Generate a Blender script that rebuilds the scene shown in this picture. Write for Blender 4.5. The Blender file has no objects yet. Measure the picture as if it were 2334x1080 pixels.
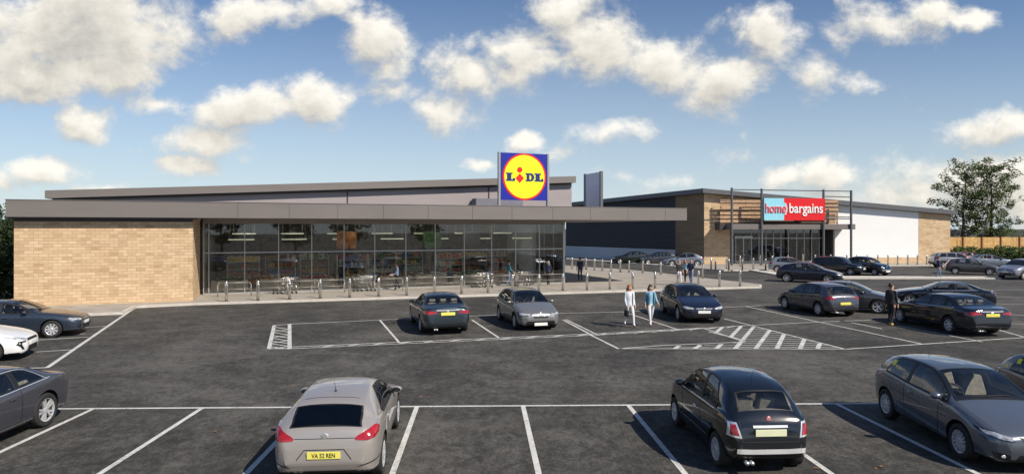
import bpy, bmesh, math, random
from mathutils import Vector, Matrix
from mathutils.bvhtree import BVHTree
from mathutils.geometry import delaunay_2d_cdt
R = math.radians
C = bpy.context.scene.collection
scene = bpy.context.scene

# ------------------------------------------------------------------ camera
FPX, CX, HY, CAMH = 1480.0, 1167.0, 521.0, 4.1      # focal length and horizon, in pixels of the 2334 px wide photo
cam_data = bpy.data.cameras.new('camera')
cam = bpy.data.objects.new('camera', cam_data); C.objects.link(cam)
cam.location = (0, 0, CAMH); cam.rotation_euler = (R(90), 0, 0)
cam_data.sensor_width = 36.0
cam_data.lens = 36.0 * FPX / 2334.0
cam_data.shift_y = -(540.0 - HY) / 2334.0
cam_data.clip_start = 0.1; cam_data.clip_end = 6000
scene.camera = cam
scene.view_settings.view_transform = 'Standard'
scene.view_settings.look = 'None'
scene.view_settings.gamma = 1.0
scene.view_settings.exposure = 0.22

# ------------------------------------------------------------------ sun and sky
SUN_EL, SUN_AZ = 42.0, 129.0        # azimuth clockwise from +Y (camera view direction)
sx, sy, sz = math.sin(R(SUN_AZ))*math.cos(R(SUN_EL)), math.cos(R(SUN_AZ))*math.cos(R(SUN_EL)), math.sin(R(SUN_EL))
sd = bpy.data.lights.new('sun', 'SUN'); sd.energy = 5.0; sd.angle = R(0.5); sd.color = (1.0, 0.92, 0.79)
sun = bpy.data.objects.new('sun', sd); C.objects.link(sun)
sun.rotation_euler = Vector((sx, sy, sz)).to_track_quat('Z', 'Y').to_euler()

class NT:
    """small helper that chains shader nodes"""
    def __init__(s, tree): s.t = tree; s.n = tree.nodes; s.l = tree.links
    def add(s, typ, **kw):
        nd = s.n.new(typ)
        for k, v in kw.items():
            if k == 'ins':
                for i, val in v.items():
                    if isinstance(val, bpy.types.NodeSocket): s.l.new(val, nd.inputs[i])
                    else: nd.inputs[i].default_value = val
            else: setattr(nd, k, v)
        return nd
    def math(s, op, a, b=0.0, c=0.0, clamp=False):
        return s.add('ShaderNodeMath', operation=op, use_clamp=clamp, ins={0: a, 1: b, 2: c}).outputs[0]
    def vmath(s, op, a, b=(0,0,0), out=0):
        return s.add('ShaderNodeVectorMath', operation=op, ins={0: a, 1: b}).outputs[out]
    def ramp(s, fac, stops, interp='LINEAR'):
        nd = s.add('ShaderNodeValToRGB', ins={0: fac}); cr = nd.color_ramp; cr.interpolation = interp
        while len(cr.elements) < len(stops): cr.elements.new(0.5)
        for e, (p, c) in zip(cr.elements, stops): e.position = p; e.color = (*c, 1) if len(c) == 3 else c
        return nd.outputs[0]
    def mix(s, fac, a, b, mode='MIX'):
        nd = s.add('ShaderNodeMix', data_type='RGBA', blend_type=mode)
        for i, v in ((0, fac), (6, a), (7, b)):
            if isinstance(v, bpy.types.NodeSocket): s.l.new(v, nd.inputs[i])
            else: nd.inputs[i].default_value = (*v, 1) if (isinstance(v, tuple) and len(v) == 3) else v
        return nd.outputs[2]
    def noise(s, vec, scale, detail=4.0, rough=0.55, dist=0.0):
        return s.add('ShaderNodeTexNoise', ins={'Vector': vec, 'Scale': scale, 'Detail': detail, 'Roughness': rough, 'Distortion': dist}).outputs[0]

# clouds: (x, y, rx, ry) photo pixels, turned into directions on the sky
CLOUDS = [(120,160,270,80,1.2),(400,60,90,90,.7),(150,70,290,150,1.25),(40,130,200,110,1.15),(330,80,150,120,.95),(260,170,150,60,.8),
 (205,282,88,48,1),(345,238,95,34,.75),(545,245,120,54,1),(430,374,90,32,.9),(480,322,165,44,.75),(90,385,110,34,.95),(10,410,70,28,.8),
 (525,40,100,58,.95),(640,15,160,52,.9),(745,10,90,40,.8),
 (740,225,76,66,1),(850,95,92,84,.95),(880,160,56,52,.75),(800,40,60,40,.6),
 (1000,262,108,62,1),(890,215,80,40,.7),(1055,165,96,78,.95),(1190,135,130,78,.95),(1345,95,120,105,1.1),(1300,15,100,62,1),
 (1540,150,150,74,.95),(1650,185,125,70,.95),(1735,75,105,78,.9),
 (2010,60,128,72,.9),(2110,20,100,40,.65),(2235,38,80,34,.85),(2210,302,118,52,1),(2300,290,60,38,.8),(1400,302,112,42,1),(1200,330,60,24,.9),
 (1090,378,46,20,.85),(1780,402,66,30,.95),(1890,395,90,36,.95),(1850,185,60,56,.55),(1980,190,60,30,.3),
 (2300,430,330,95,.80),(2080,455,260,70,.72),(1560,415,120,26,.4),(1290,350,60,30,.25),(1700,350,60,20,.3),(240,425,80,12,.4)]
w = bpy.data.worlds.new('World'); scene.world = w; w.use_nodes = True
w.cycles.sampling_method = 'MANUAL'; w.cycles.sample_map_resolution = 256
wt = NT(w.node_tree); w.node_tree.nodes.clear()
grp = bpy.data.node_groups.new('cloud_density', 'ShaderNodeTree')
grp.interface.new_socket('P', in_out='INPUT', socket_type='NodeSocketVector')
grp.interface.new_socket('D', in_out='OUTPUT', socket_type='NodeSocketFloat')
g = NT(grp); gi = g.add('NodeGroupInput'); go = g.add('NodeGroupOutput')
P = gi.outputs[0]
warp = g.add('ShaderNodeTexNoise', ins={'Vector': P, 'Scale': 7.0, 'Detail': 5.0, 'Roughness': 0.6})
wv = g.vmath('SUBTRACT', warp.outputs['Color'], (0.5, 0.5, 0.5))
wv = g.vmath('MULTIPLY', wv, (0.075, 0.05, 0.0))
PW = g.vmath('ADD', P, wv)
acc = None
for (x, y, rx, ry, st) in CLOUDS:
    cx, cy = (x-CX)/FPX, (HY-y)/FPX
    ix, iy = FPX/(rx*1.10), FPX/(ry*1.08)
    src = PW if acc is None else g.add('ShaderNodeVectorMath', operation='SCALE', ins={0: PW, 'Scale': g.math('MULTIPLY_ADD', acc, 1e-7, 1.0)}).outputs[0]   # keeps the chain serial
    mp = g.add('ShaderNodeMapping', ins={'Vector': src, 'Location': (-cx*ix, -cy*iy, 0), 'Scale': (ix, iy, 0)}).outputs[0]
    ln = g.vmath('LENGTH', mp, out=1)
    v = g.math('MULTIPLY_ADD', ln, -st, st)
    acc = v if acc is None else g.math('SMOOTH_MAX', acc, v, 0.12)
st_p = g.vmath('MULTIPLY', P, (1.0, 1.25, 1.0))
n1 = g.noise(st_p, 7.0, 9.0, 0.60, 0.25)
d = g.math('MULTIPLY_ADD', g.math('SUBTRACT', n1, 0.5), 2.6, acc)
d = g.math('SUBTRACT', d, 0.05)
g.l.new(d, go.inputs[0])

tc = wt.add('ShaderNodeTexCoord').outputs['Generated']
sep = wt.add('ShaderNodeSeparateXYZ', ins={0: tc})
yy = wt.math('MAXIMUM', wt.math('ABSOLUTE', sep.outputs[1]), 0.2)
px_ = wt.math('DIVIDE', sep.outputs[0], yy); pz_ = wt.math('DIVIDE', sep.outputs[2], yy)
pv = wt.add('ShaderNodeCombineXYZ', ins={0: px_, 1: pz_}).outputs[0]
def dens(vec):
    nd = wt.add('ShaderNodeGroup'); nd.node_tree = grp; wt.l.new(vec, nd.inputs[0]); return nd.outputs[0]
d0 = dens(pv)
d1 = dens(wt.vmath('ADD', pv, (0.010, 0.030, 0)))
fine = wt.noise(wt.vmath('MULTIPLY', pv, (1, 1.3, 1)), 26.0, 7.0, 0.62)
da = wt.math('MULTIPLY_ADD', wt.math('SUBTRACT', fine, 0.5), 0.75, d0)
alpha = wt.add('ShaderNodeMapRange', interpolation_type='SMOOTHSTEP', ins={'Value': da, 'From Min': -0.08, 'From Max': 0.64}).outputs[0]
lit = wt.math('SUBTRACT', d0, d1)
lit = wt.math('ADD', wt.math('MULTIPLY_ADD', lit, 0.55, 0.60), wt.math('MULTIPLY', wt.math('SUBTRACT', fine, 0.5), 0.7))
thick = wt.math('MULTIPLY', wt.math('SUBTRACT', d0, 0.60, clamp=True), 0.58)
lit = wt.math('SUBTRACT', lit, thick, clamp=True)
ccol = wt.ramp(lit, [(0.0, (0.36, 0.36, 0.36)), (0.30, (0.50, 0.485, 0.455)), (0.62, (0.70, 0.67, 0.60)), (1.0, (0.90, 0.865, 0.79))])
sky = wt.add('ShaderNodeTexSky', sky_type='NISHITA', sun_disc=False, sun_elevation=R(SUN_EL), sun_rotation=R(SUN_AZ))
sky.air_density = 1.0; sky.dust_density = 0.25; sky.ozone_density = 2.5; sky.altitude = 50
SKY_K = 0.080
skyc = wt.vmath('MULTIPLY', sky.outputs[0], (SKY_K*0.90, SKY_K*0.98, SKY_K*1.10))
up = wt.math('GREATER_THAN', sep.outputs[2], -0.02)
alpha = wt.math('MULTIPLY', alpha, up)
veil = wt.math('MULTIPLY', wt.math('POWER', wt.math('SUBTRACT', 1.0, wt.math('MULTIPLY', wt.math('ABSOLUTE', pz_), 2.5), clamp=True), 1.6), 0.85)
skyc = wt.mix(veil, skyc, (0.56, 0.65, 0.70))     # thin high cloud towards the horizon
col = wt.mix(alpha, skyc, ccol)
bg = wt.add('ShaderNodeBackground', ins={0: col, 1: 1.0})
wo = wt.add('ShaderNodeOutputWorld'); wt.l.new(bg.outputs[0], wo.inputs[0])

# ------------------------------------------------------------------ places: where a photo pixel meets the ground
def gp(x, y, z=0.0):
    D = FPX*(CAMH-z)/(y-HY); return Vector(((x-CX)/FPX*D, D, z))
class Frame:
    """a building's own axes: u along its front, v into its depth"""
    def __init__(s, ox, oy, ang): s.o = Vector((ox, oy)); s.a = ang; s.u = Vector((math.cos(ang), math.sin(ang))); s.v = Vector((-math.sin(ang), math.cos(ang)))
    def uv(s, p): q = Vector((p[0], p[1]))-s.o; return q.dot(s.u), q.dot(s.v)
    def u_at(s, x, v):                     # u where the sight line of photo column x meets the plane at depth v
        r = Vector(((x-CX)/FPX, 1.0)); t = (v + s.o.dot(s.v))/r.dot(s.v); p = r*t; return (p-s.o).dot(s.u)
    def v_at(s, x, u):
        r = Vector(((x-CX)/FPX, 1.0)); t = (u + s.o.dot(s.u))/r.dot(s.u); p = r*t; return (p-s.o).dot(s.v)
    def z_at(s, y, u, v):
        p = s.o + s.u*u + s.v*v; return CAMH + (HY-y)/FPX*p.y
    def w(s, u, v, z=0): p = s.o + s.u*u + s.v*v; return Vector((p.x, p.y, z))

# ------------------------------------------------------------------ naming and tagging
def tag(o, label=None, cat=None, group=None, kind=None):
    if label: o['label'] = label
    if cat: o['category'] = cat
    if group: o['group'] = group
    if kind: o['kind'] = kind
    return o
def empty(name, loc=(0,0,0), rz=0.0, label=None, cat=None, group=None):
    o = bpy.data.objects.new(name, None); C.objects.link(o); o.location = loc; o.rotation_euler = (0,0,rz); o.empty_display_size = 0.3
    return tag(o, label, cat, group)
def copy_tree(o, parent=None):
    kids = [c for c in bpy.data.objects if c.parent == o]
    c = o.copy(); C.objects.link(c); c.parent = parent
    for k in kids: copy_tree(k, c)
    return c
ORD = ['first','second','third','fourth','fifth','sixth','seventh','eighth','ninth','tenth','eleventh','twelfth','thirteenth','fourteenth','fifteenth','sixteenth','seventeenth','eighteenth','nineteenth','twentieth','twenty first','twenty second','twenty third','twenty fourth']

class MB:
    def __init__(s): s.v = []; s.f = []; s.m = []
    def add(s, vs, fs, mi=0):
        b = len(s.v); s.v += [tuple(p) for p in vs]; s.f += [tuple(b+i for i in f) for f in fs]; s.m += [mi]*len(fs); return s
    def box(s, a, b, mi=0, M=None):
        x0,y0,z0 = a; x1,y1,z1 = b
        vs = [Vector(p) for p in ((x0,y0,z0),(x1,y0,z0),(x1,y1,z0),(x0,y1,z0),(x0,y0,z1),(x1,y0,z1),(x1,y1,z1),(x0,y1,z1))]
        if M: vs = [M @ p for p in vs]
        return s.add(vs, [(0,3,2,1),(4,5,6,7),(0,1,5,4),(1,2,6,5),(2,3,7,6),(3,0,4,7)], mi)
    def prism(s, pts, z0, z1, mi=0):               # counter-clockwise outline in xy
        n = len(pts); z0s = z0 if isinstance(z0, (list,tuple)) else [z0]*n; z1s = z1 if isinstance(z1, (list,tuple)) else [z1]*n
        vs = [(p[0],p[1],z) for p,z in zip(pts,z0s)] + [(p[0],p[1],z) for p,z in zip(pts,z1s)]
        return s.add(vs, [tuple(range(n-1,-1,-1)), tuple(range(n,2*n))] + [(i,(i+1)%n,n+(i+1)%n,n+i) for i in range(n)], mi)
    def plate(s, pts, y0, y1, mi=0):               # outline in xz, extruded along y (counter-clockwise seen from -y)
        n = len(pts); vs = [(p[0],y0,p[1]) for p in pts] + [(p[0],y1,p[1]) for p in pts]
        return s.add(vs, [tuple(range(n)), tuple(range(2*n-1,n-1,-1))] + [(i,n+i,n+(i+1)%n,(i+1)%n) for i in range(n)], mi)
    def tube(s, a, b, r0, r1=None, n=8, mi=0, caps=True):
        a = Vector(a); b = Vector(b); r1 = r0 if r1 is None else r1; d = (b-a).normalized()
        q = d.orthogonal().normalized(); w_ = d.cross(q)
        vs = [a+(q*math.cos(2*math.pi*i/n)+w_*math.sin(2*math.pi*i/n))*r0 for i in range(n)] + [b+(q*math.cos(2*math.pi*i/n)+w_*math.sin(2*math.pi*i/n))*r1 for i in range(n)]
        fs = [(i,(i+1)%n,n+(i+1)%n,n+i) for i in range(n)]
        if caps: fs += [tuple(range(n-1,-1,-1)), tuple(range(n,2*n))]
        return s.add(vs, fs, mi)
    def lathe(s, prof, n=16, mi=0, axis='z', M=None):   # prof: (r, h) pairs
        vs = []; fs = []
        for r, h in prof:
            for i in range(n):
                c_, s_ = math.cos(2*math.pi*i/n)*r, math.sin(2*math.pi*i/n)*r
                p = Vector((c_, s_, h)) if axis == 'z' else Vector((c_, h, -s_)) if axis == 'y' else Vector((h, c_, s_))
                vs.append(M @ p if M else p)
        for k in range(len(prof)-1):
            for i in range(n): fs.append((k*n+i, k*n+(i+1)%n, (k+1)*n+(i+1)%n, (k+1)*n+i))
        return s.add(vs, fs, mi)
    def sphere(s, c, r, n=12, m=8, mi=0):
        c = Vector(c); rx, ry, rz = r if isinstance(r, (tuple,list)) else (r,r,r)
        vs = []; fs = []
        for k in range(m+1):
            t = math.pi*k/m
            for i in range(n): a = 2*math.pi*i/n; vs.append(c+Vector((rx*math.sin(t)*math.cos(a), ry*math.sin(t)*math.sin(a), -rz*math.cos(t))))
        for k in range(m):
            for i in range(n): fs.append((k*n+i, k*n+(i+1)%n, (k+1)*n+(i+1)%n, (k+1)*n+i))
        return s.add(vs, fs, mi)
    def build(s, name, mats, parent=None, smooth=False, bevel=0.0, label=None):
        me = bpy.data.meshes.new(name); me.from_pydata(s.v, [], s.f); me.update()
        mats = mats if isinstance(mats, (list,tuple)) else [mats]
        for m_ in mats: me.materials.append(m_)
        for p, i in zip(me.polygons, s.m): p.material_index = i; p.use_smooth = smooth
        if bevel > 0:
            bm = bmesh.new(); bm.from_mesh(me); bmesh.ops.remove_doubles(bm, verts=bm.verts, dist=1e-5)
            bmesh.ops.bevel(bm, geom=[e for e in bm.edges if e.is_manifold and e.calc_face_angle(0) > 0.6], offset=bevel, segments=1, affect='EDGES', profile=0.7)
            bm.to_mesh(me); bm.free()
        o = bpy.data.objects.new(name, me); C.objects.link(o)
        if parent: o.parent = parent
        if label: o['label'] = label
        return o
def smooth_by_angle(me, deg=35):
    for p in me.polygons: p.use_smooth = True
    bm = bmesh.new(); bm.from_mesh(me)
    for e in bm.edges: e.smooth = not (len(e.link_faces) == 2 and e.calc_face_angle(0) > R(deg)) and len(e.link_faces) == 2
    bm.to_mesh(me); bm.free()

# ------------------------------------------------------------------ materials
def M_(name, col, rough=0.5, metal=0.0, var=0.0, vscale=3.0, bump=0.0, bscale=40.0, coat=0.0, emis=None, estr=0.0, spec=0.5, trans=0.0, detail=5.0, var2=None, coords='Object'):
    m = bpy.data.materials.new(name); m.use_nodes = True; t = NT(m.node_tree); b = t.n['Principled BSDF']
    b.inputs['Base Color'].default_value = (*col, 1); b.inputs['Roughness'].default_value = rough; b.inputs['Metallic'].default_value = metal
    b.inputs['Specular IOR Level'].default_value = spec; b.inputs['Coat Weight'].default_value = coat; b.inputs['Coat Roughness'].default_value = 0.04
    if trans: b.inputs['Transmission Weight'].default_value = trans
    tc_ = t.add('ShaderNodeTexCoord').outputs[coords]
    if var > 0:
        n = t.noise(tc_, vscale, detail, 0.6)
        lo = tuple(max(0,c*(1-var)) for c in col); hi = tuple(min(1,c*(1+var)) for c in col)
        if var2: hi = var2
        c = t.ramp(n, [(0.32, lo), (0.68, hi)]); t.l.new(c, b.inputs['Base Color'])
    if bump > 0:
        n = t.noise(tc_, bscale, 4.0, 0.6)
        bn = t.add('ShaderNodeBump', ins={'Strength': bump, 'Distance': 0.02, 'Height': n}); t.l.new(bn.outputs[0], b.inputs['Normal'])
    if emis: b.inputs['Emission Color'].default_value = (*emis, 1); b.inputs['Emission Strength'].default_value = estr
    return m

def brick_mat(name, c1, c2, mortar, bw=0.44, rh=0.148, ms=0.010, tint=(0.30,0.19,0.10)):
    m = bpy.data.materials.new(name); m.use_nodes = True; t = NT(m.node_tree); b = t.n['Principled BSDF']
    b.inputs['Roughness'].default_value = 0.9; b.inputs['Specular IOR Level'].default_value = 0.25
    tc_ = t.add('ShaderNodeTexCoord').outputs['Object']; s_ = t.add('ShaderNodeSeparateXYZ', ins={0: tc_})
    uu = t.math('ADD', s_.outputs[0], s_.outputs[1]); vec = t.add('ShaderNodeCombineXYZ', ins={0: uu, 1: s_.outputs[2]}).outputs[0]
    br = t.add('ShaderNodeTexBrick', offset=0.5, ins={'Vector': vec, 'Color1': (*c1,1), 'Color2': (*c2,1), 'Mortar': (*mortar,1), 'Scale': 1.0, 'Mortar Size': ms, 'Mortar Smooth': 0.3, 'Bias': 0.05, 'Brick Width': bw, 'Row Height': rh})
    # a second lattice of the same bricks picks out single darker and redder ones
    cell = t.vmath('FLOOR', t.vmath('DIVIDE', vec, (bw*1.0, rh, 1)))
    wn = t.add('ShaderNodeTexWhiteNoise', noise_dimensions='3D', ins={'Vector': cell}).outputs[0]
    c = t.mix(t.math('MULTIPLY', t.math('GREATER_THAN', wn, 0.80), 0.35), br.outputs[0], tint)
    big = t.noise(vec, 0.55, 5.0, 0.65)
    c = t.mix(t.math('MULTIPLY', t.math('SUBTRACT', big, 0.42, clamp=True), 1.0), c, (c1[0]*0.72, c1[1]*0.64, c1[2]*0.58))
    streak = t.noise(t.vmath('MULTIPLY', vec, (1.6, 9.0, 1.0)), 1.0, 3.0, 0.6)
    c = t.mix(t.math('MULTIPLY', t.math('SUBTRACT', streak, 0.52, clamp=True), 1.4), c, (c2[0]*1.08, c2[1]*1.06, c2[2]*1.02))
    t.l.new(c, b.inputs['Base Color'])
    bn = t.add('ShaderNodeBump', invert=True, ins={'Strength': 0.4, 'Distance': 0.01, 'Height': br.outputs['Fac']}); t.l.new(bn.outputs[0], b.inputs['Normal'])
    return m

def asphalt_mat():
    m = bpy.data.materials.new('asphalt'); m.use_nodes = True; t = NT(m.node_tree); b = t.n['Principled BSDF']
    tc_ = t.add('ShaderNodeTexCoord').outputs['Object']
    big = t.noise(tc_, 0.16, 6.0, 0.62, 0.6); med = t.noise(tc_, 0.9, 6.0, 0.66, 0.4); fine = t.noise(tc_, 17.0, 5.0, 0.85); grit = t.noise(tc_, 60.0, 3.0, 0.8)
    mid_n = t.noise(t.vmath('MULTIPLY', tc_, (1.0, 0.7, 1)), 5.5, 5.0, 0.75, 0.5)
    v = t.math('ADD', t.math('MULTIPLY', big, 0.40), t.math('MULTIPLY', med, 0.30)); v = t.math('ADD', v, t.math('MULTIPLY', t.math('SUBTRACT', mid_n, 0.5), 0.42))
    v = t.math('ADD', v, 0.03)
    v = t.math('ADD', v, t.math('MULTIPLY', fine, 0.52)); v = t.math('ADD', v, t.math('MULTIPLY', grit, 0.30)); v = t.math('SUBTRACT', v, 0.165)
    c = t.ramp(v, [(0.42, (0.013,0.0128,0.0125)), (0.58, (0.037,0.0355,0.033)), (0.72, (0.108,0.102,0.094))])
    stain = t.noise(t.vmath('MULTIPLY', tc_, (0.5, 1.6, 1)), 0.7, 5.0, 0.6, 1.0)
    c = t.mix(t.math('MULTIPLY', t.math('SUBTRACT', stain, 0.55, clamp=True), 2.4), c, (0.026,0.025,0.0245))
    brown = t.noise(tc_, 0.35, 4.0, 0.6)
    c = t.mix(t.math('MULTIPLY', t.math('SUBTRACT', brown, 0.5, clamp=True), 1.2), c, (0.060,0.050,0.040))
    t.l.new(c, b.inputs['Base Color']); b.inputs['Roughness'].default_value = 0.88; b.inputs['Specular IOR Level'].default_value = 0.3
    bn = t.add('ShaderNodeBump', ins={'Strength': 0.55, 'Distance': 0.012, 'Height': fine}); t.l.new(bn.outputs[0], b.inputs['Normal'])
    return m
def paint_line_mat():
    m = bpy.data.materials.new('line_paint'); m.use_nodes = True; t = NT(m.node_tree); b = t.n['Principled BSDF']
    tc_ = t.add('ShaderNodeTexCoord').outputs['Object']
    n1 = t.noise(tc_, 14.0, 6.0, 0.75); n2 = t.noise(tc_, 1.2, 4.0, 0.6)
    f = t.math('ADD', t.math('MULTIPLY', n1, 0.75), t.math('MULTIPLY', n2, 0.35))
    c = t.ramp(f, [(0.38, (0.08,0.076,0.07)), (0.48, (0.44,0.43,0.41)), (0.72, (0.70,0.69,0.66))])
    t.l.new(c, b.inputs['Base Color']); b.inputs['Roughness'].default_value = 0.7
    return m
def paving_mat(name, c1, c2, joint, bw, rh):
    m = bpy.data.materials.new(name); m.use_nodes = True; t = NT(m.node_tree); b = t.n['Principled BSDF']
    tc_ = t.add('ShaderNodeTexCoord').outputs['Object']
    br = t.add('ShaderNodeTexBrick', ins={'Vector': tc_, 'Color1': (*c1,1), 'Color2': (*c2,1), 'Mortar': (*joint,1), 'Scale': 1.0, 'Mortar Size': 0.008, 'Brick Width': bw, 'Row Height': rh})
    n = t.noise(tc_, 1.5, 5.0, 0.6); c = t.mix(t.math('MULTIPLY', t.math('SUBTRACT', n, 0.45, clamp=True), 1.2), br.outputs[0], (c1[0]*.7, c1[1]*.7, c1[2]*.68))
    t.l.new(c, b.inputs['Base Color']); b.inputs['Roughness'].default_value = 0.85
    return m
def glass_mat(name, tint=(0.75,0.8,0.78), refl=1.0, alpha=0.8):
    m = bpy.data.materials.new(name); m.use_nodes = True; t = NT(m.node_tree); t.n.clear()
    fr = t.add('ShaderNodeFresnel', ins={'IOR': 1.52}).outputs[0]
    g_ = t.add('ShaderNodeBsdfGlossy', ins={'Color': (1,1,1,1), 'Roughness': 0.02}).outputs[0]
    tr = t.add('ShaderNodeBsdfTransparent', ins={'Color': (*tint,1)}).outputs[0]
    f = t.math('MULTIPLY_ADD', fr, refl, 0.0, clamp=True)
    mx = t.add('ShaderNodeMixShader', ins={0: f, 1: tr, 2: g_}).outputs[0]
    o = t.add('ShaderNodeOutputMaterial'); t.l.new(mx, o.inputs[0])
    return m
def clad_mat(name, col, rough=0.45, metal=0.3, ribs=0.0, var=0.06):
    m = bpy.data.materials.new(name); m.use_nodes = True; t = NT(m.node_tree); b = t.n['Principled BSDF']
    tc_ = t.add('ShaderNodeTexCoord').outputs['Object']
    n = t.noise(t.vmath('MULTIPLY', tc_, (0.35, 0.35, 1.2)), 1.0, 5.0, 0.6)
    c = t.ramp(n, [(0.3, tuple(x*(1-var) for x in col)), (0.7, tuple(min(1,x*(1+var)) for x in col))]); t.l.new(c, b.inputs['Base Color'])
    b.inputs['Roughness'].default_value = rough; b.inputs['Metallic'].default_value = metal
    if ribs:
        s_ = t.add('ShaderNodeSeparateXYZ', ins={0: tc_}); wv_ = t.math('SINE', t.math('MULTIPLY', s_.outputs[2], 2*math.pi/ribs))
        bn = t.add('ShaderNodeBump', ins={'Strength': 0.5, 'Distance': 0.03, 'Height': wv_}); t.l.new(bn.outputs[0], b.inputs['Normal'])
    return m
def carpaint(name, col, metal=0.55, rough=0.32, flake=0.08):
    m = bpy.data.materials.new(name); m.use_nodes = True; t = NT(m.node_tree); b = t.n['Principled BSDF']
    tc_ = t.add('ShaderNodeTexCoord').outputs['Object']
    n = t.noise(tc_, 2.2, 5.0, 0.6); z = t.add('ShaderNodeSeparateXYZ', ins={0: tc_}).outputs[2]
    # road dust on the lower flanks
    dust = t.math('MULTIPLY', t.math('SUBTRACT', 0.55, z, clamp=True), t.math('MULTIPLY', n, 0.40), clamp=True)
    c = t.mix(dust, (*[x*(1-flake+0*x) for x in col],), (0.13,0.12,0.105)); t.l.new(c, b.inputs['Base Color'])
    b.inputs['Metallic'].default_value = metal; b.inputs['Roughness'].default_value = rough
    b.inputs['Coat Weight'].default_value = 1.0; b.inputs['Coat Roughness'].default_value = 0.05
    rr = t.math('MULTIPLY_ADD', n, 0.10, rough-0.05); t.l.new(rr, b.inputs['Roughness'])
    return m

MAT = {}
MAT['asphalt'] = asphalt_mat(); MAT['line'] = paint_line_mat()
MAT['paving'] = paving_mat('paving', (0.30,0.27,0.235), (0.36,0.325,0.285), (0.19,0.17,0.15), 0.9, 0.6)
MAT['kerb'] = M_('kerb_stone', (0.52,0.48,0.43), 0.85, var=0.12, vscale=2.5, bump=0.2)
MAT['brick'] = brick_mat('buff_brick', (0.50,0.35,0.212), (0.64,0.47,0.30), (0.35,0.255,0.17), 0.42, 0.165, 0.011)
MAT['brick2'] = brick_mat('buff_brick_far', (0.56,0.40,0.245), (0.67,0.50,0.325), (0.37,0.275,0.185), 0.42, 0.165, 0.011)
MAT['fascia'] = clad_mat('grey_cladding', (0.205,0.180,0.168), 0.42, 0.25)
MAT['fascia_dark'] = clad_mat('dark_grey_trim', (0.055,0.052,0.055), 0.5, 0.2)
MAT['upper'] = clad_mat('mauve_grey_cladding', (0.30,0.265,0.27), 0.6, 0.1)
MAT['navy'] = clad_mat('dark_blue_cladding', (0.026,0.026,0.032), 0.5, 0.1, ribs=0.3)
MAT['white_clad'] = clad_mat('white_cladding', (0.80,0.80,0.80), 0.5, 0.0, var=0.02)
MAT['pale_clad'] = clad_mat('pale_grey_cladding', (0.50,0.52,0.56), 0.5, 0.0)
MAT['soffit'] = M_('soffit', (0.30,0.27,0.25), 0.7, var=0.05)
MAT['mullion'] = M_('aluminium_frame', (0.48,0.48,0.47), 0.35, 0.6, var=0.06)
MAT['glass'] = glass_mat('shop_glass', (0.92,0.93,0.92), 1.35)
MAT['steel'] = M_('brushed_steel', (0.62,0.60,0.57), 0.28, 0.9, var=0.08, vscale=6)
MAT['dull_steel'] = M_('dull_steel', (0.30,0.27,0.24), 0.5, 0.5, var=0.1)
MAT['steel_grey'] = M_('grey_steel', (0.14,0.14,0.15), 0.45, 0.4, var=0.08)
MAT['wood'] = M_('cedar_slat', (0.44,0.28,0.17), 0.75, var=0.3, vscale=5)
MAT['bark'] = M_('bark', (0.09,0.065,0.045), 0.95, var=0.35, vscale=8, bump=0.6, bscale=20)
MAT['leaf'] = M_('leaf', (0.070,0.095,0.028), 0.75, var=0.45, vscale=0.9, spec=0.2)
MAT['leaf_dark'] = M_('leaf_dark', (0.030,0.048,0.018), 0.8, var=0.5, vscale=1.2, spec=0.2)
MAT['hedge'] = M_('hedge_leaf', (0.045,0.080,0.022), 0.75, var=0.5, vscale=1.5, spec=0.2)
MAT['fence'] = M_('larch_fence', (0.64,0.40,0.15), 0.8, var=0.25, vscale=1.5)
MAT['black'] = M_('black_plastic', (0.012,0.012,0.013), 0.5, var=0.2)
MAT['rubber'] = M_('rubber', (0.018,0.018,0.018), 0.8, var=0.25, vscale=10)
MAT['car_glass'] = M_('car_glass', (0.012,0.014,0.016), 0.04, 0.0, var=0.5, vscale=2.0, spec=0.75, coat=0.3)
MAT['cabin'] = M_('cabin_lining', (0.16,0.15,0.14), 0.85, var=.2)
MAT['seat'] = M_('seat_fabric', (0.26,0.235,0.205), 0.85, var=.25, vscale=12)
def car_glass_mat(name, tint):
    m = glass_mat(name, tint, 1.35); return m
MAT['clear_car_glass'] = car_glass_mat('clear_car_glass', (0.84,0.87,0.85)); MAT['dark_car_glass'] = car_glass_mat('dark_car_glass', (0.16,0.17,0.18))
MAT['chrome'] = M_('chrome', (0.86,0.86,0.86), 0.22, 0.75)
MAT['alloy'] = M_('alloy', (0.58,0.58,0.60), 0.33, 0.4, var=0.05)
MAT['lamp_red'] = M_('red_lens', (0.30,0.010,0.014), 0.12, coat=1.0, var=0.35, vscale=9)
MAT['lamp_clear'] = M_('clear_lens', (0.62,0.64,0.67), 0.08, 0.5, coat=1.0, var=0.6, vscale=14)
MAT['plate_y'] = M_('yellow_plate', (0.80,0.72,0.14), 0.4, var=0.03)
MAT['plate_w'] = M_('white_plate', (0.80,0.80,0.76), 0.4, var=0.03)
MAT['bright_bar'] = M_('polished_bar', (0.80,0.80,0.80), 0.2, 0.2, var=.08)
MAT['plate_cream'] = M_('cream_plate', (0.72,0.74,0.50), 0.4, var=0.05)
MAT['ink'] = M_('black_ink', (0.02,0.02,0.02), 0.5)
MAT['blue_sign'] = M_('blue_sign', (0.010,0.018,0.30), 0.35, var=0.05)
MAT['red_sign'] = M_('red_sign', (0.72,0.012,0.018), 0.35, var=0.04)
MAT['yellow_sign'] = M_('yellow_sign', (0.90,0.80,0.012), 0.35, var=0.02)
MAT['navy_sign'] = M_('navy_letter', (0.010,0.03,0.16), 0.35)
MAT['cyan_sign'] = M_('cyan_sign', (0.30,0.66,0.80), 0.35, var=0.04)
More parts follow.
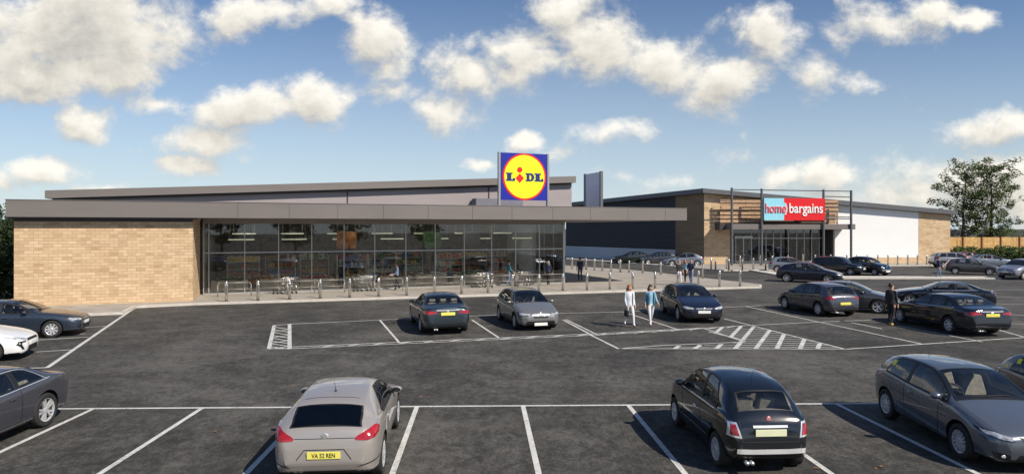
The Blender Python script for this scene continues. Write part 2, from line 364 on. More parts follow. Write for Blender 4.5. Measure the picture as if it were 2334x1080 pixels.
MAT['white_sign'] = M_('white_sign', (0.85,0.85,0.85), 0.35)
# ================================================================== THE SETTING
# ground: one sheet to the horizon, with rings so that the near part keeps precise coordinates
mb = MB(); mb.add([(-3000,-400,0),(3000,-400,0),(3000,5000,0),(-3000,5000,0)], [(0,1,2,3)])
tag(mb.build('ground', MAT['asphalt']), kind='structure')

def strip(mb, a, b, wd, z):
    a = Vector((a[0],a[1])); b = Vector((b[0],b[1])); d = (b-a).normalized(); n = Vector((-d.y,d.x))*wd/2
    mb.add([(a.x-n.x,a.y-n.y,z),(b.x-n.x,b.y-n.y,z),(b.x+n.x,b.y+n.y,z),(a.x+n.x,a.y+n.y,z)], [(0,1,2,3)])
# painted lines
front = MB(); Z1, Z2, Z3 = 0.004, 0.008, 0.012
P0, P1 = gp(150,931), gp(1905,919.5)
rd = (P1-P0).normalized(); bay = (gp(1905,919.5)-gp(215,930.5)).length/7.0; start = gp(215,930.5)
strip(front, P0 - rd*8, P1 + rd*9, 0.10, Z1)
bd = Vector((-0.046, 1, 0)).normalized()
for k in range(-3, 12):
    a = start + rd*bay*k - bd*0.05
    strip(front, a, a - bd*4.9, 0.105, Z2)
a = start - bd*4.95
tag(front.build('bay_lines', MAT['line']), kind='structure')
def lines(name, segs, wd=0.10):
    m = MB()
    for i, (x0,y0,x1,y1,*ww) in enumerate(segs): strip(m, gp(x0,y0), gp(x1,y1), ww[0] if ww else wd, 0.004+0.0015*(i%7))
    tag(m.build(name, MAT['line']), kind='structure')
left_rows = [(107,838,300,706,.13),(195,760,0,771),(81,775,202,768),(83,802,163,797),(60,839,108,838),(160,748,243,743.5)]
lines('side_bay_lines', left_rows, 0.09)
mid = [(655,738.5,870,729),(870,729,1150,717,.08),(1150,717,1420,710.5,.08),(1420,710.5,1660,700,.08),(1660,700,1735,696.5,.08),
       (660,791,1345,761),(660,795,1345,764.5,.08),(1345,761,1603,747),(1345,764.5,1603,748.5,.08),
       (660,738,660,795,.14),(625,741.5,613,795,.14),(613,794.5,662,794.5,.12),(625,741.5,660,739,.1),
       (866,730,910,781),(1076,729,1138,770),(1284,729,1350,764,.1),(1290,728,1362,763,.08),(1419,710,1542,750),
       (1345,763,1410,795),(1410,794.5,1927,795.5),(1927,796,2334,769.5),(1651,726,1927,795.5),(1603,747.5,1718,741,.08),(1718,741,1867,733.7,.08),(1867,733.7,1985,729.5,.08),(1603,748,1698,779.5,.08),(1412,794.5,1508,787.5,.08),(1508,787.5,1698,779.5,.08),
       (1700,698,2103,784),(1940,735,2010,749),(2045,742,2240,779),(1615,756,1700,776),(2240,742,2334,768,.09),(2200,733,2334,739,.08),(2170,690,2334,694,.08),(2230,714,2334,718,.08),
       (2090,659,2334,661,.08),(2110,676,2334,678,.08)]
for k in range(8):      # zigzag hatching in the box on the left
    y0 = 745+6.4*k; xl = 625-12*(y0-741)/54; mid.append((xl, y0, 660, y0+6, .08)); mid.append((xl-1, y0+5.5, 660, y0-1, .08)) if k % 2 else None
mid = [m for m in mid if m]
for k in range(11):      # short hatches between the two parallel lines
    x0 = 735+58*k; yb = 793-(x0-660)*0.0438; mid.append((x0, yb+1.2, x0+26, yb-3.2, .11))
for k in range(8):
    x0 = 1362+42*k; yb = 764-(x0-1345)*0.058; mid.append((x0, yb+1.0, x0+20, yb-2.6, .11))
for x0,y0,x1,y1 in ((1118,258,1065,300),(1245,250,1170,328),(1330,255,1205,405),(1440,280,1345,405),(1540,305,1490,405),(1680,338,1650,405),(1785,370,1770,405),(1110,375,1075,405),(965,380,925,405),(820,385,790,405)):
    mid.append((1276+x0/3.012, 660+y0/3.012, 1276+x1/3.012, 660+y1/3.012, .15))
for k in range(10):      # fine cross lines inside the hatched triangle
    Y = 268+14*k; xl = 985+(Y-262)*2.9 if Y < 360 else 1270-(Y-360)*14; xr = 1330+(Y-250)*3.99
    mid.append((1276+xl/3.012, 660+Y/3.012, 1276+xr/3.012, 660+(Y+3)/3.012, .055))
lines('centre_bay_lines', mid, 0.09)

# pavements: raised slabs with a kerb stone edge
def pavement(name, pts, kerb_idx, h=0.12, kw=0.16, mat=None):
    """pts counter-clockwise; edges in kerb_idx get a pale kerb"""
    m = MB(); m.prism([(p[0],p[1]) for p in pts], -0.02, h-0.004)
    tag(m.build(name, mat or MAT['paving']), kind='structure')
    k = MB(); n = len(pts)
    for i in kerb_idx:
        a = Vector((pts[i][0],pts[i][1])); b = Vector((pts[(i+1)%n][0],pts[(i+1)%n][1])); d = (b-a).normalized(); nn = Vector((d.y,-d.x))
        L_ = (b-a).length; c = 0.0
        while c < L_-0.01:       # kerb laid as separate stones with thin joints
            e = min(L_, c+0.91); p = a+d*(c+0.004); q = a+d*(e-0.004)
            o1, o2 = p+nn*0.006, q+nn*0.006; i1, i2 = p-nn*kw, q-nn*kw
            k.prism([(o1.x,o1.y),(o2.x,o2.y),(i2.x,i2.y),(i1.x,i1.y)], -0.02, h+0.004); c = e
    tag(k.build(name+'_kerb', MAT['kerb']), kind='structure')
pavA = [gp(311,702), gp(440,695.5), gp(1735,656.5), gp(1736,652), gp(1620,638.5), gp(1505,625), gp(1420,616), gp(1290,608), gp(1150,600), gp(-10,610), gp(-200,640), gp(-300,700), gp(150,722), gp(280,716.5)]
pavement('store_pavement', pavA, [0,1,2,3,4,5,12,13], h=0.12)
pavH = [gp(1560,611), gp(1650,618), gp(1765,617), gp(1800,607.5), gp(2125,606.5), gp(2190,604), gp(2200,592), gp(1290,588), gp(1290,592), gp(1420,600)]
pavement('far_pavement', pavH, [0,1,2,3,4,8,9], h=0.12)
pavI = [gp(1705,617), gp(1780,630.5), gp(1915,636), gp(2282,636), gp(2284,633), gp(1915,631.5), gp(1790,625), gp(1725,615.5)]
pavement('island_kerb', pavI, [0,1,2,3,4,5,6], h=0.11, kw=0.2, mat=MAT['kerb'])

# ================================================================== SUPERMARKET
TH = R(20.3)
SF = Frame(-25.3, 32.98, TH)
shop = empty('supermarket_building', (-25.3, 32.98, 0), TH, 'low supermarket with buff brick block, long grey canopy fascia and full height glass front', 'building')
zs = 4.70                                   # soffit
ub = SF.u_at(440, 0)                        # right end of the brick block
uR = SF.u_at(1283, 3.5)                     # right end of the glass
VG = 3.5
uE = 40.1                                   # canopy end
# brick block: hollow box, walls as one mesh
for a, b in (((0,0,-.05),(ub,0.35,zs)), ((0,0.352,-.05),(0.35,14,zs)), ((ub-.35,0.352,-.05),(ub,VG+.25,zs)), ((0.352,13.65,-.05),(ub,14,zs))):
    m = MB(); m.box(a, b); m.build('brick_wall', MAT['brick'], shop)
# interior shell
m = MB(); m.box((ub+.002,VG+.3,0.10),(uR-.1,15,0.128)); m.build('shop_floor', M_('shop_floor', (0.56,0.50,0.43), 0.35, var=0.1), shop)
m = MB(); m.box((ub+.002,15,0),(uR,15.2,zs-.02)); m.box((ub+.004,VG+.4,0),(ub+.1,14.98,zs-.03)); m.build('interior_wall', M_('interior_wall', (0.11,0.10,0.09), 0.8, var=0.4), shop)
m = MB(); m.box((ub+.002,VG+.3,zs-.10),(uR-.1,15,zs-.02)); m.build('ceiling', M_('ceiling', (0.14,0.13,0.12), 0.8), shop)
# right end: side glazing then wall behind
m = MB(); m.box((uR-.2,9,-.05),(uR+.05,22,zs)); m.build('side_wall', MAT['pale_clad'], shop)
# canopy: soffit, fascia panels
fo = -0.55; uL = SF.u_at(12, fo)
m = MB(); m.box((uL+.05,fo+.06,zs),(uE-.06,VG+.3,zs+.10)); m.box((uR+.06,VG+.302,zs),(uE-.06,17,zs+.10)); m.build('soffit', MAT['soffit'], shop)
m = MB(); m.box((uL+.08,fo+.30,zs+.102),(uE-.30,VG+10,zs+.62)); m.build('roof_deck', MAT['fascia_dark'], shop)
fz0, fz1 = SF.z_at(494,-.5,fo), SF.z_at(455,-.5,fo)
seams = [uL] + [SF.u_at(x, fo) for x in (542,659,770,874,976,1077,1167,1260,1346,1431,1517)] + [uE]
m = MB(); m.box((uL+.02,fo+.02,fz0+.012),(uE-.02,fo+.10,fz1-.012), 1)
for a, b in zip(seams[:-1], seams[1:]): m.box((a+.009,fo,fz0),(b-.009,fo+.03,fz1), 0)
m.box((uE-.03,fo+.035,fz0),(uE,17,fz1), 0); m.box((uL,fo+.035,fz0),(uL+.03,14.4,fz1), 0)
m.box((uL-.02,fo-.025,fz1+.001),(uE+.025,fo+.16,fz1+.03), 0)
m.build('fascia', [MAT['fascia'], MAT['fascia_dark']], shop)
m = MB(); m.box((uL+.06,fo+.2,fz0-.10),(ub+.2,-.002,fz0-.002)); m.box((0.0,-.03,zs-.22),(ub,-.004,zs-.10)); m.build('shadow_gap_trim', MAT['fascia_dark'], shop)
# upper storey (clerestory) with a sloping roof
VU = 6.6
uA = SF.u_at(102, VU-.5); uB = SF.u_at(1313, VU-.5); uW = SF.u_at(1303, VU)
zA1, zA0 = SF.z_at(434,uA,VU-.5), SF.z_at(452,uA,VU-.5); zB1, zB0 = SF.z_at(401.5,uB,VU-.5), SF.z_at(416,uB,VU-.5)
def zr(u): return zA0+(zB0-zA0)*(u-uA)/(uB-uA)
m = MB(); us = [uA+.9, uW]
m.plate([(us[0],5.1),(us[1],5.1),(us[1],zr(us[1])-.02),(us[0],zr(us[0])-.02)], VU, VU+13); m.build('upper_wall', MAT['upper'], shop)
m = MB(); m.plate([(uA,zA0),(uB,zB0),(uB,zB1),(uA,zA1)], VU-.5, VU+14); m.build('upper_roof', MAT['fascia'], shop)
m = MB(); m.plate([(uA+.3,zA0-.13),(uB-.3,zB0-.13),(uB-.3,zB0-.003),(uA+.3,zA0-.003)], VU-.2, VU-.003); m.build('eaves_trim', MAT['fascia_dark'], shop)
m = MB()
for x in (792,1114): u_ = SF.u_at(x, VU); m.box((u_-.035,VU-.05,5.1),(u_+.035,VU-.003,zr(u_)-.15))
m.box((us[0],VU-.03,5.30),(uW,VU-.003,5.42)); m.build('wall_joint', MAT['fascia_dark'], shop)
m = MB(); u0, u1 = SF.u_at(1083,VU-1), SF.u_at(1190,VU-1); m.box((u0,VU-1.2,5.2),(u1,VU-.1,SF.z_at(452,u0,VU-1))); m.build('roof_plant', M_('plant_box', (0.16,0.16,0.20), 0.6, var=0.1), shop, bevel=.02)
# glazing
xs = [463,475,556.7,634,709.5,783,853,924,991,1057,1119.5,1174,1228.5,1283]
us = [SF.u_at(x, VG) for x in xs]
zt_ = SF.z_at(572, us[6], VG)
for i, (a, b) in enumerate(zip(us[:-1], us[1:])):
    m = MB(); m.box((a,VG-.06,.12),(a+.055,VG+.08,4.40)); m.box((a+.057,VG-.04,zt_-.03),(b-.002,VG+.06,zt_+.03)); m.box((a+.057,VG-.05,.12),(b-.002,VG+.07,.20))
    f = m.build('window_frame', MAT['mullion'], shop)
    p = MB(); p.box((a+.058,VG-.004,.202),(b-.004,VG+.004,4.398)); p.build('window_pane', MAT['glass'], f)
m = MB(); m.box((us[-1],VG-.07,.12),(us[-1]+.14,VG+.08,4.40)); m.build('corner_post', MAT['mullion'], shop)
m = MB(); m.box((us[0],VG-.07,4.402),(us[-1]+.14,VG+.28,zs-.003)); m.build('header_beam', MAT['soffit'], shop)
for k in range(3):
    a, b = VG+.09+k*1.8, VG+.09+(k+1)*1.8; uu = us[-1]+.05
    m = MB(); m.box((uu,b-.06,.12),(uu+.08,b,4.40)); m.box((uu,a,zt_-.03),(uu+.07,b-.062,zt_+.03)); f = m.build('window_frame', MAT['mullion'], shop)
    p = MB(); p.box((uu+.03,a,.13),(uu+.038,b-.062,zt_-.032)); p.box((uu+.03,a,zt_+.032),(uu+.038,b-.062,4.40)); p.build('window_pane', MAT['glass'], f)
m = MB(); m.box((us[-1]+.02,VG+.3,4.402),(us[-1]+.2,9,zs-.003)); m.build('side_header', MAT['soffit'], shop)

# ---- shop interior things
def at_shop(u, v, z=0.128): return SF.w(u, v, z)
prod = [M_('goods_'+n, c, 0.6, var=0.6, vscale=9, detail=2) for n, c in (('green',(0.05,0.10,0.03)),('orange',(0.30,0.12,0.03)),('red',(0.20,0.03,0.025)),('yellow',(0.30,0.22,0.06)),('brown',(0.16,0.08,0.04)),('white',(0.30,0.28,0.24)),('blue',(0.04,0.08,0.14)))]
shelf_m = M_('shelf_metal', (0.42,0.42,0.40), 0.5, 0.2, var=0.05); random.seed(4)
shelf_names = ['bananas and green produce','bread and baked goods','red and white boxes','mixed green packets','yellow and brown cartons','orange juice cartons','blue and white packs','red drinks packs','plain wrapped goods']
for i in range(9):
    u_ = ub+2.3+i*2.35; v_ = 7.2+ (i%3)*1.5
    t = empty('shelf_unit', at_shop(u_, v_), TH, 'tall shop shelf behind the glass front stacked with %s' % shelf_names[i], 'shelf', 'shelf units seen through the shop window')
    m = MB(); m.box((-1,0.35,0),(1,.40,2.1)); m.box((-1,-.3,0),(-.96,.35,2.0)); m.box((.96,-.3,0),(1,.35,2.0))
    for k in range(4): m.box((-.958,-.3,.25+.5*k),(.958,.348,.28+.5*k))
    m.build('frame', shelf_m, t)
    for k in range(4):
        m = MB(); x = -.94
        while x < .9: wd = random.uniform(.09,.22); m.box((x,-.24,.283+.5*k),(min(x+wd-.01,.94),.2,.283+.5*k+random.uniform(.22,.42)), random.randint(0,1)); x += wd
        m.build('goods', [prod[(i+k)%7], prod[(i*2+k*3+1)%7]], t)
bin_m = M_('mirrored_paving_cream', (0.62,0.52,0.40), 0.7, var=.12)  # long cream bins stand in for sunlit paving mirrored in the glass
crates = ['green','orange','red','yellow','brown','white']
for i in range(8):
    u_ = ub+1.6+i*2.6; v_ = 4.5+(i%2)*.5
    t = empty('display_bin', at_shop(u_, v_), TH, 'low display bin coloured like mirrored sunlit paving just inside the window, %s from the left, heaped with %s goods' % (ORD[i], crates[i%6]), 'display bin', 'display bins inside the window')
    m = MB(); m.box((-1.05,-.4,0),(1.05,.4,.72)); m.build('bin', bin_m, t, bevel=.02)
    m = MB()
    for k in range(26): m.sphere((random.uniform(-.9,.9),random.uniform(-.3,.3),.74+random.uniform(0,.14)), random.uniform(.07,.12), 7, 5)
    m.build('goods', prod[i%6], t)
strip_m = M_('strip_light', (0.8,0.8,0.75), 0.4, emis=(0.85,0.92,0.55), estr=0.5)
for i in range(7):
    for j in range(2):
        u_ = ub+2.2+i*3.3; v_ = 6.5+j*4.5
        t = empty('strip_light', at_shop(u_, v_, 3.35+.35*j), TH, '%s glowing strip light from the left in the %s row' % (ORD[i], 'window side' if j == 0 else 'rear'), 'light', 'strip lights in the shop')
        m = MB(); m.box((-.8,-.05,0),(.8,.05,.035)); m.build('diffuser', strip_m, t)
        m = MB(); m.box((-.8,-.06,.037),(.8,.06,.09)); m.tube((-.7,0,.09),(-.7,0,1.2-.35*j-.02),.008,n=5); m.tube((.7,0,.09),(.7,0,1.2-.35*j-.02),.008,n=5); m.build('housing', shelf_m, t)
for (x, lab, mm) in ((790,'orange hanging banner high behind the shop glass',M_('orange_banner',(0.26,0.10,0.03),.7,var=.5)),(985,'green hanging banner high behind the shop glass',M_('green_banner',(0.05,0.11,0.035),.7,var=.5)),(1075,'dark framed poster panel behind the shop glass',MAT['fascia_dark'])):
    u_ = SF.u_at(x, 6); t = empty('hanging_banner', at_shop(u_, 6.0, 2.75), TH, lab, 'banner')
    m = MB(); m.box((-.65,-.015,0),(.65,.015,1.15)); m.build('banner', mm, t); m = MB(); m.tube((-.6,0,1.16),(-.6,0,1.72),.006,n=5); m.tube((.6,0,1.16),(.6,0,1.72),.006,n=5); m.build('wire', MAT['steel_grey'], t)
for i in range(4):
    u_ = SF.u_at((820,1010,1120,1200)[i], 4.9) ; t = empty('checkout_counter', at_shop(u_, 6.2), TH, ['grey checkout counter under the orange banner','grey checkout counter under the green banner','dark checkout counter by the framed panel','dark checkout counter nearest the glass corner'][i], 'counter', 'checkout counters')
    m = MB(); m.box((-.35,-1,0),(.35,1,.85)); m.build('base', MAT['steel_grey'] if i>1 else shelf_m, t, bevel=.03); m = MB(); m.box((-.25,-.95,.852),(.25,.6,.88)); m.build('belt', MAT['black'], t); m = MB(); m.box((-.15,.65,.852),(.15,.85,1.25)); m.build('till', MAT['black'], t, bevel=.02)

fill_m = M_('added_fill_panel', (0.8,0.8,0.75), 0.4, emis=(1.0,0.95,0.82), estr=5.5)  # glow panels added out of view behind the header to brighten the interior
for i in range(6):
    for j in range(2):
        u_ = ub+2.4+i*3.7; t = empty('added_fill_light', at_shop(u_, VG+1.6+j*5.2, zs-.16), TH, '%s added glow panel from the left in the %s row inside the shop' % (ORD[i], 'front' if j == 0 else 'back'), 'light', 'added glow panels in the shop')
        m = MB(); m.box((-.9,-.3,0),(.9,.3,.02)); m.build('diffuser', fill_m, t); m = MB(); m.box((-.95,-.35,.022),(.95,.35,.05)); m.build('housing', shelf_m, t)
# shopping trolleys parked under the canopy, in front of the glass
def trolley_proto():
    t = empty('shopping_trolley', (0,0,0), 0)
    m = MB()
    b0 = [(-.35,-.2,.5),(.4,-.26,.55)]
    pts = [(-.32,-.2,.52),(.42,-.26,.58),(.42,.26,.58),(-.32,.2,.52)]; top = [(-.42,-.24,.88),(.48,-.3,1.0),(.48,.3,1.0),(-.42,.24,.88)]
    for a, b in zip(pts, pts[1:]+pts[:1]): m.tube(a, b, .007, n=5)
    for a, b in zip(top, top[1:]+top[:1]): m.tube(a, b, .009, n=5)
    for q in range(4):
        a, b, c, d = Vector(pts[q]), Vector(pts[(q+1)%4]), Vector(top[q]), Vector(top[(q+1)%4])
        for k in range(9): f = k/8; m.tube(a.lerp(b,f), c.lerp(d,f), .004, n=4)
        for k in (1,2,3): f = k/4; m.tube(a.lerp(c,f), b.lerp(d,f), .004, n=4)
    for k in range(1,7): f = k/7; m.tube(Vector(pts[0]).lerp(Vector(pts[1]),f), Vector(pts[3]).lerp(Vector(pts[2]),f), .004, n=4)
    m.build('basket', MAT['steel'], t, smooth=True)
    m = MB()
    for s in (-1,1): m.tube((.40,.24*s,.55),(.42,.25*s,.12),.012,n=6); m.tube((.42,.25*s,.14),(-.42,.19*s,.14),.012,n=6); m.tube((-.3,.2*s,.5),(.2,.22*s,.14),.01,n=6)
    m.build('chassis', MAT['steel'], t, smooth=True)
    m = MB(); m.tube((.56,-.28,1.03),(.56,.28,1.03),.018,n=8); m.tube((.48,.28,1.0),(.56,.28,1.03),.012,n=6); m.tube((.48,-.28,1.0),(.56,-.28,1.03),.012,n=6); m.build('handle', M_('trolley_handle',(0.05,0.08,0.3),0.4), t, smooth=True)
    for x, y in ((.42,.25),(.42,-.25),(-.42,.19),(-.42,-.19)):
        m = MB(); m.lathe([(0,-.015),(.06,-.015),(.06,.015),(0,.015)], 12, axis='y', M=Matrix.Translation((x,y,.062))); m.build('wheel', MAT['rubber'], t)
    return t
tp = trolley_proto(); tw = 'shopping trolleys nested by the glass front'
rows = [(640,0,3),(822,1,3),(1090,2,3),(1185,3,2)]; first = True
for (x, r_, n_) in rows:
    for k in range(n_):
        t = tp if first else copy_tree(tp); first = False
        u_ = SF.u_at(x, 2.4)+k*.24
        t.location = SF.w(u_, 2.45, .12); t.rotation_euler.z = TH
        tag(t, '%s wire trolley in the row %s' % (ORD[k], ['near the left end of the glass','below the orange banner','behind the silver hatchback','closest to the glass corner'][r_]), 'trolley', tw)

# hoop barriers between the bollards and the glass
hp = None
for i, x in enumerate((535,622,690,752,885,960,1022,1085,1150,1205,1255)):
    if hp is None:
        hp = empty('hoop_barrier', (0,0,0)); m = MB(); pts = [Vector((-.9,0,0)),Vector((-.9,0,.72)),Vector((-.82,0,.80)),Vector((.82,0,.80)),Vector((.9,0,.72)),Vector((.9,0,0))]
        for a, b in zip(pts, pts[1:]): m.tube(a, b, .026, n=10)
        m.build('hoop', MAT['dull_steel'], hp, smooth=True); m = MB(); m.tube((-.87,0,.42),(.87,0,.42),.018,n=8); m.build('rail', MAT['dull_steel'], hp, smooth=True); o = hp
    else: o = copy_tree(hp)
    o.location = SF.w(SF.u_at(x, 1.9), 1.75+.25*(i%2), .12); o.rotation_euler.z = TH; tag(o, '%s steel hoop barrier from the left before the shop glass' % ORD[i], 'barrier', 'hoop barriers before the shop glass')
# ---- round sign on two posts above the canopy
VS = 1.1
u0, u1 = SF.u_at(1142,VS), SF.u_at(1247.5,VS); z0, z1 = SF.z_at(455.5,u0,VS), SF.z_at(347.5,u0,VS)
sw = u1-u0; ss = sw; zc = (z0+z1)/2; uc = (u0+u1)/2; hh = (z1-z0)/2
sg = empty('roof_sign', SF.w(uc, VS, fz1-.1), TH, 'square blue roof sign with yellow disc and red ring on two posts', 'sign')
zb_ = fz1-.1
m = MB(); m.box((-sw/2,0,z0-zb_),(sw/2,.16,z1-zb_)); m.build('panel', MAT['blue_sign'], sg)
def disc(m, r, y0, y1, cz, n=64, mi=0, rz=None):
    rz = rz or r; m.plate([(r*math.cos(2*math.pi*i/n), cz+rz*math.sin(2*math.pi*i/n)) for i in range(n)], y0, y1, mi)
cz = zc-zb_
m = MB(); disc(m, sw*.47, -.012, -.002, cz); m.build('red_ring', MAT['red_sign'], sg)
m = MB(); disc(m, sw*.435, -.024, -.013, cz); m.build('yellow_disc', MAT['yellow_sign'], sg)
def slabL(x, z, w_, h_):   # slab serif capital L
    s = w_*.22
    return [(x,z),(x+w_,z),(x+w_,z+h_*.36),(x+w_*.80,z+h_*.36),(x+w_*.72,z+h_*.2),(x+w_*.60,z+h_*.2),(x+w_*.60,z+h_*.84),(x+w_*.74,z+h_*.84),(x+w_*.74,z+h_),(x,z+h_),(x,z+h_*.84),(x+w_*.14,z+h_*.84),(x+w_*.14,z+h_*.16),(x,z+h_*.16)]
lh = sw*.165; lz = cz-lh*.55
m = MB()
m.plate(slabL(-sw*.405, lz, sw*.20, lh), -.036, -.025); m.plate(slabL(sw*.21, lz, sw*.20, lh), -.036, -.025)
m.build('blue_letter', MAT['navy_sign'], sg)
x0, wd = -sw*.0+sw*.02, sw*.19; m = MB()
N = 14
outer = [(x0,lz),(x0,lz+lh*.16),(x0+wd*.14,lz+lh*.16),(x0+wd*.14,lz+lh*.84),(x0,lz+lh*.84),(x0,lz+lh)]
arc_o = [(x0+wd*.55+wd*.45*math.sin(math.pi*i/N), lz+lh/2+lh/2*math.cos(math.pi*i/N)) for i in range(N+1)]
arc_i = [(x0+wd*.50+wd*.18*math.sin(math.pi*i/N), lz+lh/2+lh*.28*math.cos(math.pi*i/N)) for i in range(N+1)]
# D: stem + bowl as quads
m.box((x0,-.036,lz),(x0+wd*.46,-.025,lz+lh*.16)); m.box((x0,-.036,lz+lh*.84),(x0+wd*.46,-.025,lz+lh)); m.box((x0+wd*.12,-.0362,lz+lh*.158),(x0+wd*.44,-.025,lz+lh*.842))
for i in range(N): m.plate([arc_i[i+1], arc_o[i+1], arc_o[i], arc_i[i]], -.0358, -.025)
m.plate([(x0+wd*.45,lz),(x0+wd*.56,lz),(x0+wd*.51,lz+lh*.22),(x0+wd*.44,lz+lh*.22)], -.0356,-.025); m.plate([(x0+wd*.44,lz+lh*.78),(x0+wd*.51,lz+lh*.78),(x0+wd*.56,lz+lh),(x0+wd*.45,lz+lh)], -.0356,-.025)
m.build('blue_letter', MAT['navy_sign'], sg)
m = MB(); cxi = -sw*.105; q = sw*.088
m.plate([(cxi,lz-lh*.22),(cxi+q,lz+lh*.36),(cxi,lz+lh*.94),(cxi-q,lz+lh*.36)], -.040, -.025)
m.plate([(cxi+.055*sw*math.cos(2*math.pi*i/20), lz+lh*1.38+.055*sw*math.sin(2*math.pi*i/20)) for i in range(20)], -.040, -.025)
m.build('red_letter', MAT['red_sign'], sg)
for s, x in ((-1,1138.5),(1,1249.5)):
    up_ = SF.u_at(x,VS)-uc; m = MB(); m.box((up_-.07,-.03,-.45),(up_+.07,.22,z1-zb_+.03)); m.build('post', M_('sign_post',(0.33,0.33,0.35),0.4,0.4,var=.05) if s<0 else bpy.data.materials['sign_post'], sg)
# ---- second sign, seen from behind
uS = 39.9; v0 = SF.v_at(1370,uS); v1 = SF.v_at(1333,uS); zt2 = z1
t = empty('side_sign', SF.w(uS, v0, fz1-.1), TH, 'tall sign panel seen from its plain grey back between two posts at the canopy corner', 'sign')
m = MB(); m.box((-.06,.1,-.3),(.06,v1-v0-.1,zt2-zb_)); m.build('panel', M_('sign_back',(0.66,0.67,0.76),0.5,var=.04), t)
for v_ in (0, v1-v0-.098): m = MB(); m.box((-.12,v_-.14,-.4),(.12,v_+.098,zt2-zb_+.06)); m.build('post', MAT['steel_grey'], t)
# ================================================================== FAR STORE
H0 = Vector((21.6, 73.0)); H1 = Vector((50.95, 75.5)); hf = Frame(H0.x, H0.y, math.atan2(2.5, 29.35)); WH = (H1-H0).length
store = empty('variety_store_building', (H0.x, H0.y, 0), hf.a, 'big box store with dark blue side, buff brick corners and bright white front wall', 'building')
sd_ = Vector(hf.uv(gp(1290,586))); sdir = sd_.normalized(); SL = sd_.length*1.0            # the side wall runs back to the left
def hz(x, u, v, y): return hf.z_at(y, u, v)
zl = hf.z_at(430,0,0); zr_ = hf.z_at(480,WH,0)
def zroof(u): return zl+(zr_-zl)*u/WH
zfar = hf.z_at(463, sd_.x, sd_.y)
def px_u(x, v=0): return hf.u_at(x, v)
uB1, uB2, uG1, uWh, uBr = px_u(1640), px_u(1664), px_u(1664), px_u(1903), px_u(2094)
def fwall(m, a, b, z0, v0=0.0, th=.3, top=None, mi=0):
    za, zb = (zroof(a)-.45, zroof(b)-.45) if top is None else (top, top)
    m.plate([(a,z0),(b,z0),(b,zb),(a,za)], v0, v0+th, mi)
m = MB(); fwall(m, 0, uB2, -.05); m.build('brick_wall', MAT['brick2'], store)
m = MB(); fwall(m, uBr, WH, -.05); m.build('brick_wall', MAT['brick2'], store)
m = MB(); m.box((WH-.3,.302,-.05),(WH,16,zr_-.6)); m.build('end_wall', MAT['brick2'], store)
m = MB(); fwall(m, uWh, uBr-.004, .78, .02); m.build('white_wall', MAT['white_clad'], store)
m = MB(); fwall(m, uWh+.01, uBr-.006, -.05, .0, .3, .775); m.build('plinth', MAT['brick2'], store)
m = MB(); fwall(m, uB2+.004, uWh-.004, 4.3, .05); m.build('upper_brick', MAT['brick2'], store)
# side
def side(m, t0, t1, z0, top0, top1, off=0.0, th=.3, mi=0):
    n = Vector((-sdir.y, sdir.x)); 
    a, b = sdir*t0, sdir*t1
    if n.x > 0: n = -n
    p = [a+n*off, b+n*off, b+n*(off-th), a+n*(off-th)]
    m.prism([(q.x,q.y) for q in reversed(p)], z0, [top1-0*z0, top1, top0, top0][::1] if False else [top0, top1, top1, top0][::-1][:4], mi)
def ztop(t): return zl-.5+(zfar-zl)*t/SL
tb = 4.2
m = MB(); side(m, .02, tb, -.05, ztop(0), ztop(tb)); m.build('side_brick', brick_mat('shaded_side_brick', (0.20,0.15,0.10), (0.27,0.20,0.13), (0.14,0.11,0.08)), store)  # corner brick again, with the side's shade put into its colour
m = MB(); side(m, tb+.004, SL, 1.62, ztop(tb), ztop(SL), .02); m.build('side_cladding', MAT['navy'], store)
m = MB(); side(m, tb+.004, SL, -.05, 1.615, 1.615, .0); m.build('side_plinth', MAT['pale_clad'], store)
# roof slab: front edge slopes down to the right, side edge slopes a little
m = MB(); n = Vector((-sdir.y, sdir.x)); n = -n if n.x > 0 else n
c0 = Vector((-.1,-.55))+n*.35; c1 = Vector((WH+.5,-.55)); c2 = Vector((WH+.5+sd_.x,-.2+sd_.y)); c3 = sd_+n*.35
zz = [zl, zr_, zr_-.4, zfar]
m.prism([(p.x,p.y) for p in (c0,c1,c2,c3)], [z-.50 for z in zz], zz); m.build('roof', MAT['steel_grey'], store)
# glazed entrance, set back
vg = 1.6; zg = hf.z_at(526, 5, vg)
m = MB(); m.box((uG1,vg+.3,0.10),(uWh,12,.125)); m.build('shop_floor', bpy.data.materials['shop_floor'], store)
m = MB(); m.box((uG1-.2,12,0),(uWh+.2,12.2,5)); m.box((uG1-.3,vg+.4,0),(uG1-.1,12,5)); m.box((uWh+.1,vg+.4,0),(uWh+.3,12,5)); m.box((uG1-.3,.36,4.302),(uWh+.3,12,4.4)); m.build('interior_wall', bpy.data.materials['interior_wall'], store)
m = MB(); m.box((uG1-.001,.3,-.05),(uG1+.2,vg+.1,4.3)); m.box((uWh-.2,.34,-.05),(uWh-.002,vg+.1,4.3)); m.build('reveal', MAT['fascia_dark'], store)
xs = [1671,1711,1729,1745,1762,1779,1796,1815,1832,1849,1866,1884,1901]
us = [px_u(x, vg) for x in xs]; zt_ = hf.z_at(543, us[5], vg)
for a, b in zip(us[:-1], us[1:]):
    m = MB(); m.box((a,vg-.05,.12),(a+.07,vg+.05,4.29)); m.box((a+.072,vg-.04,zt_-.05),(b-.002,vg+.04,zt_+.05)); m.box((a+.072,vg-.04,.12),(b-.002,vg+.04,.35)); m.box((a+.072,vg-.04,4.1),(b-.002,vg+.04,4.29)); f = m.build('window_frame', MAT['mullion'], store)
    p = MB(); p.box((a+.073,vg-.004,.352),(b-.003,vg+.004,4.098)); p.build('window_pane', MAT['glass'], f)
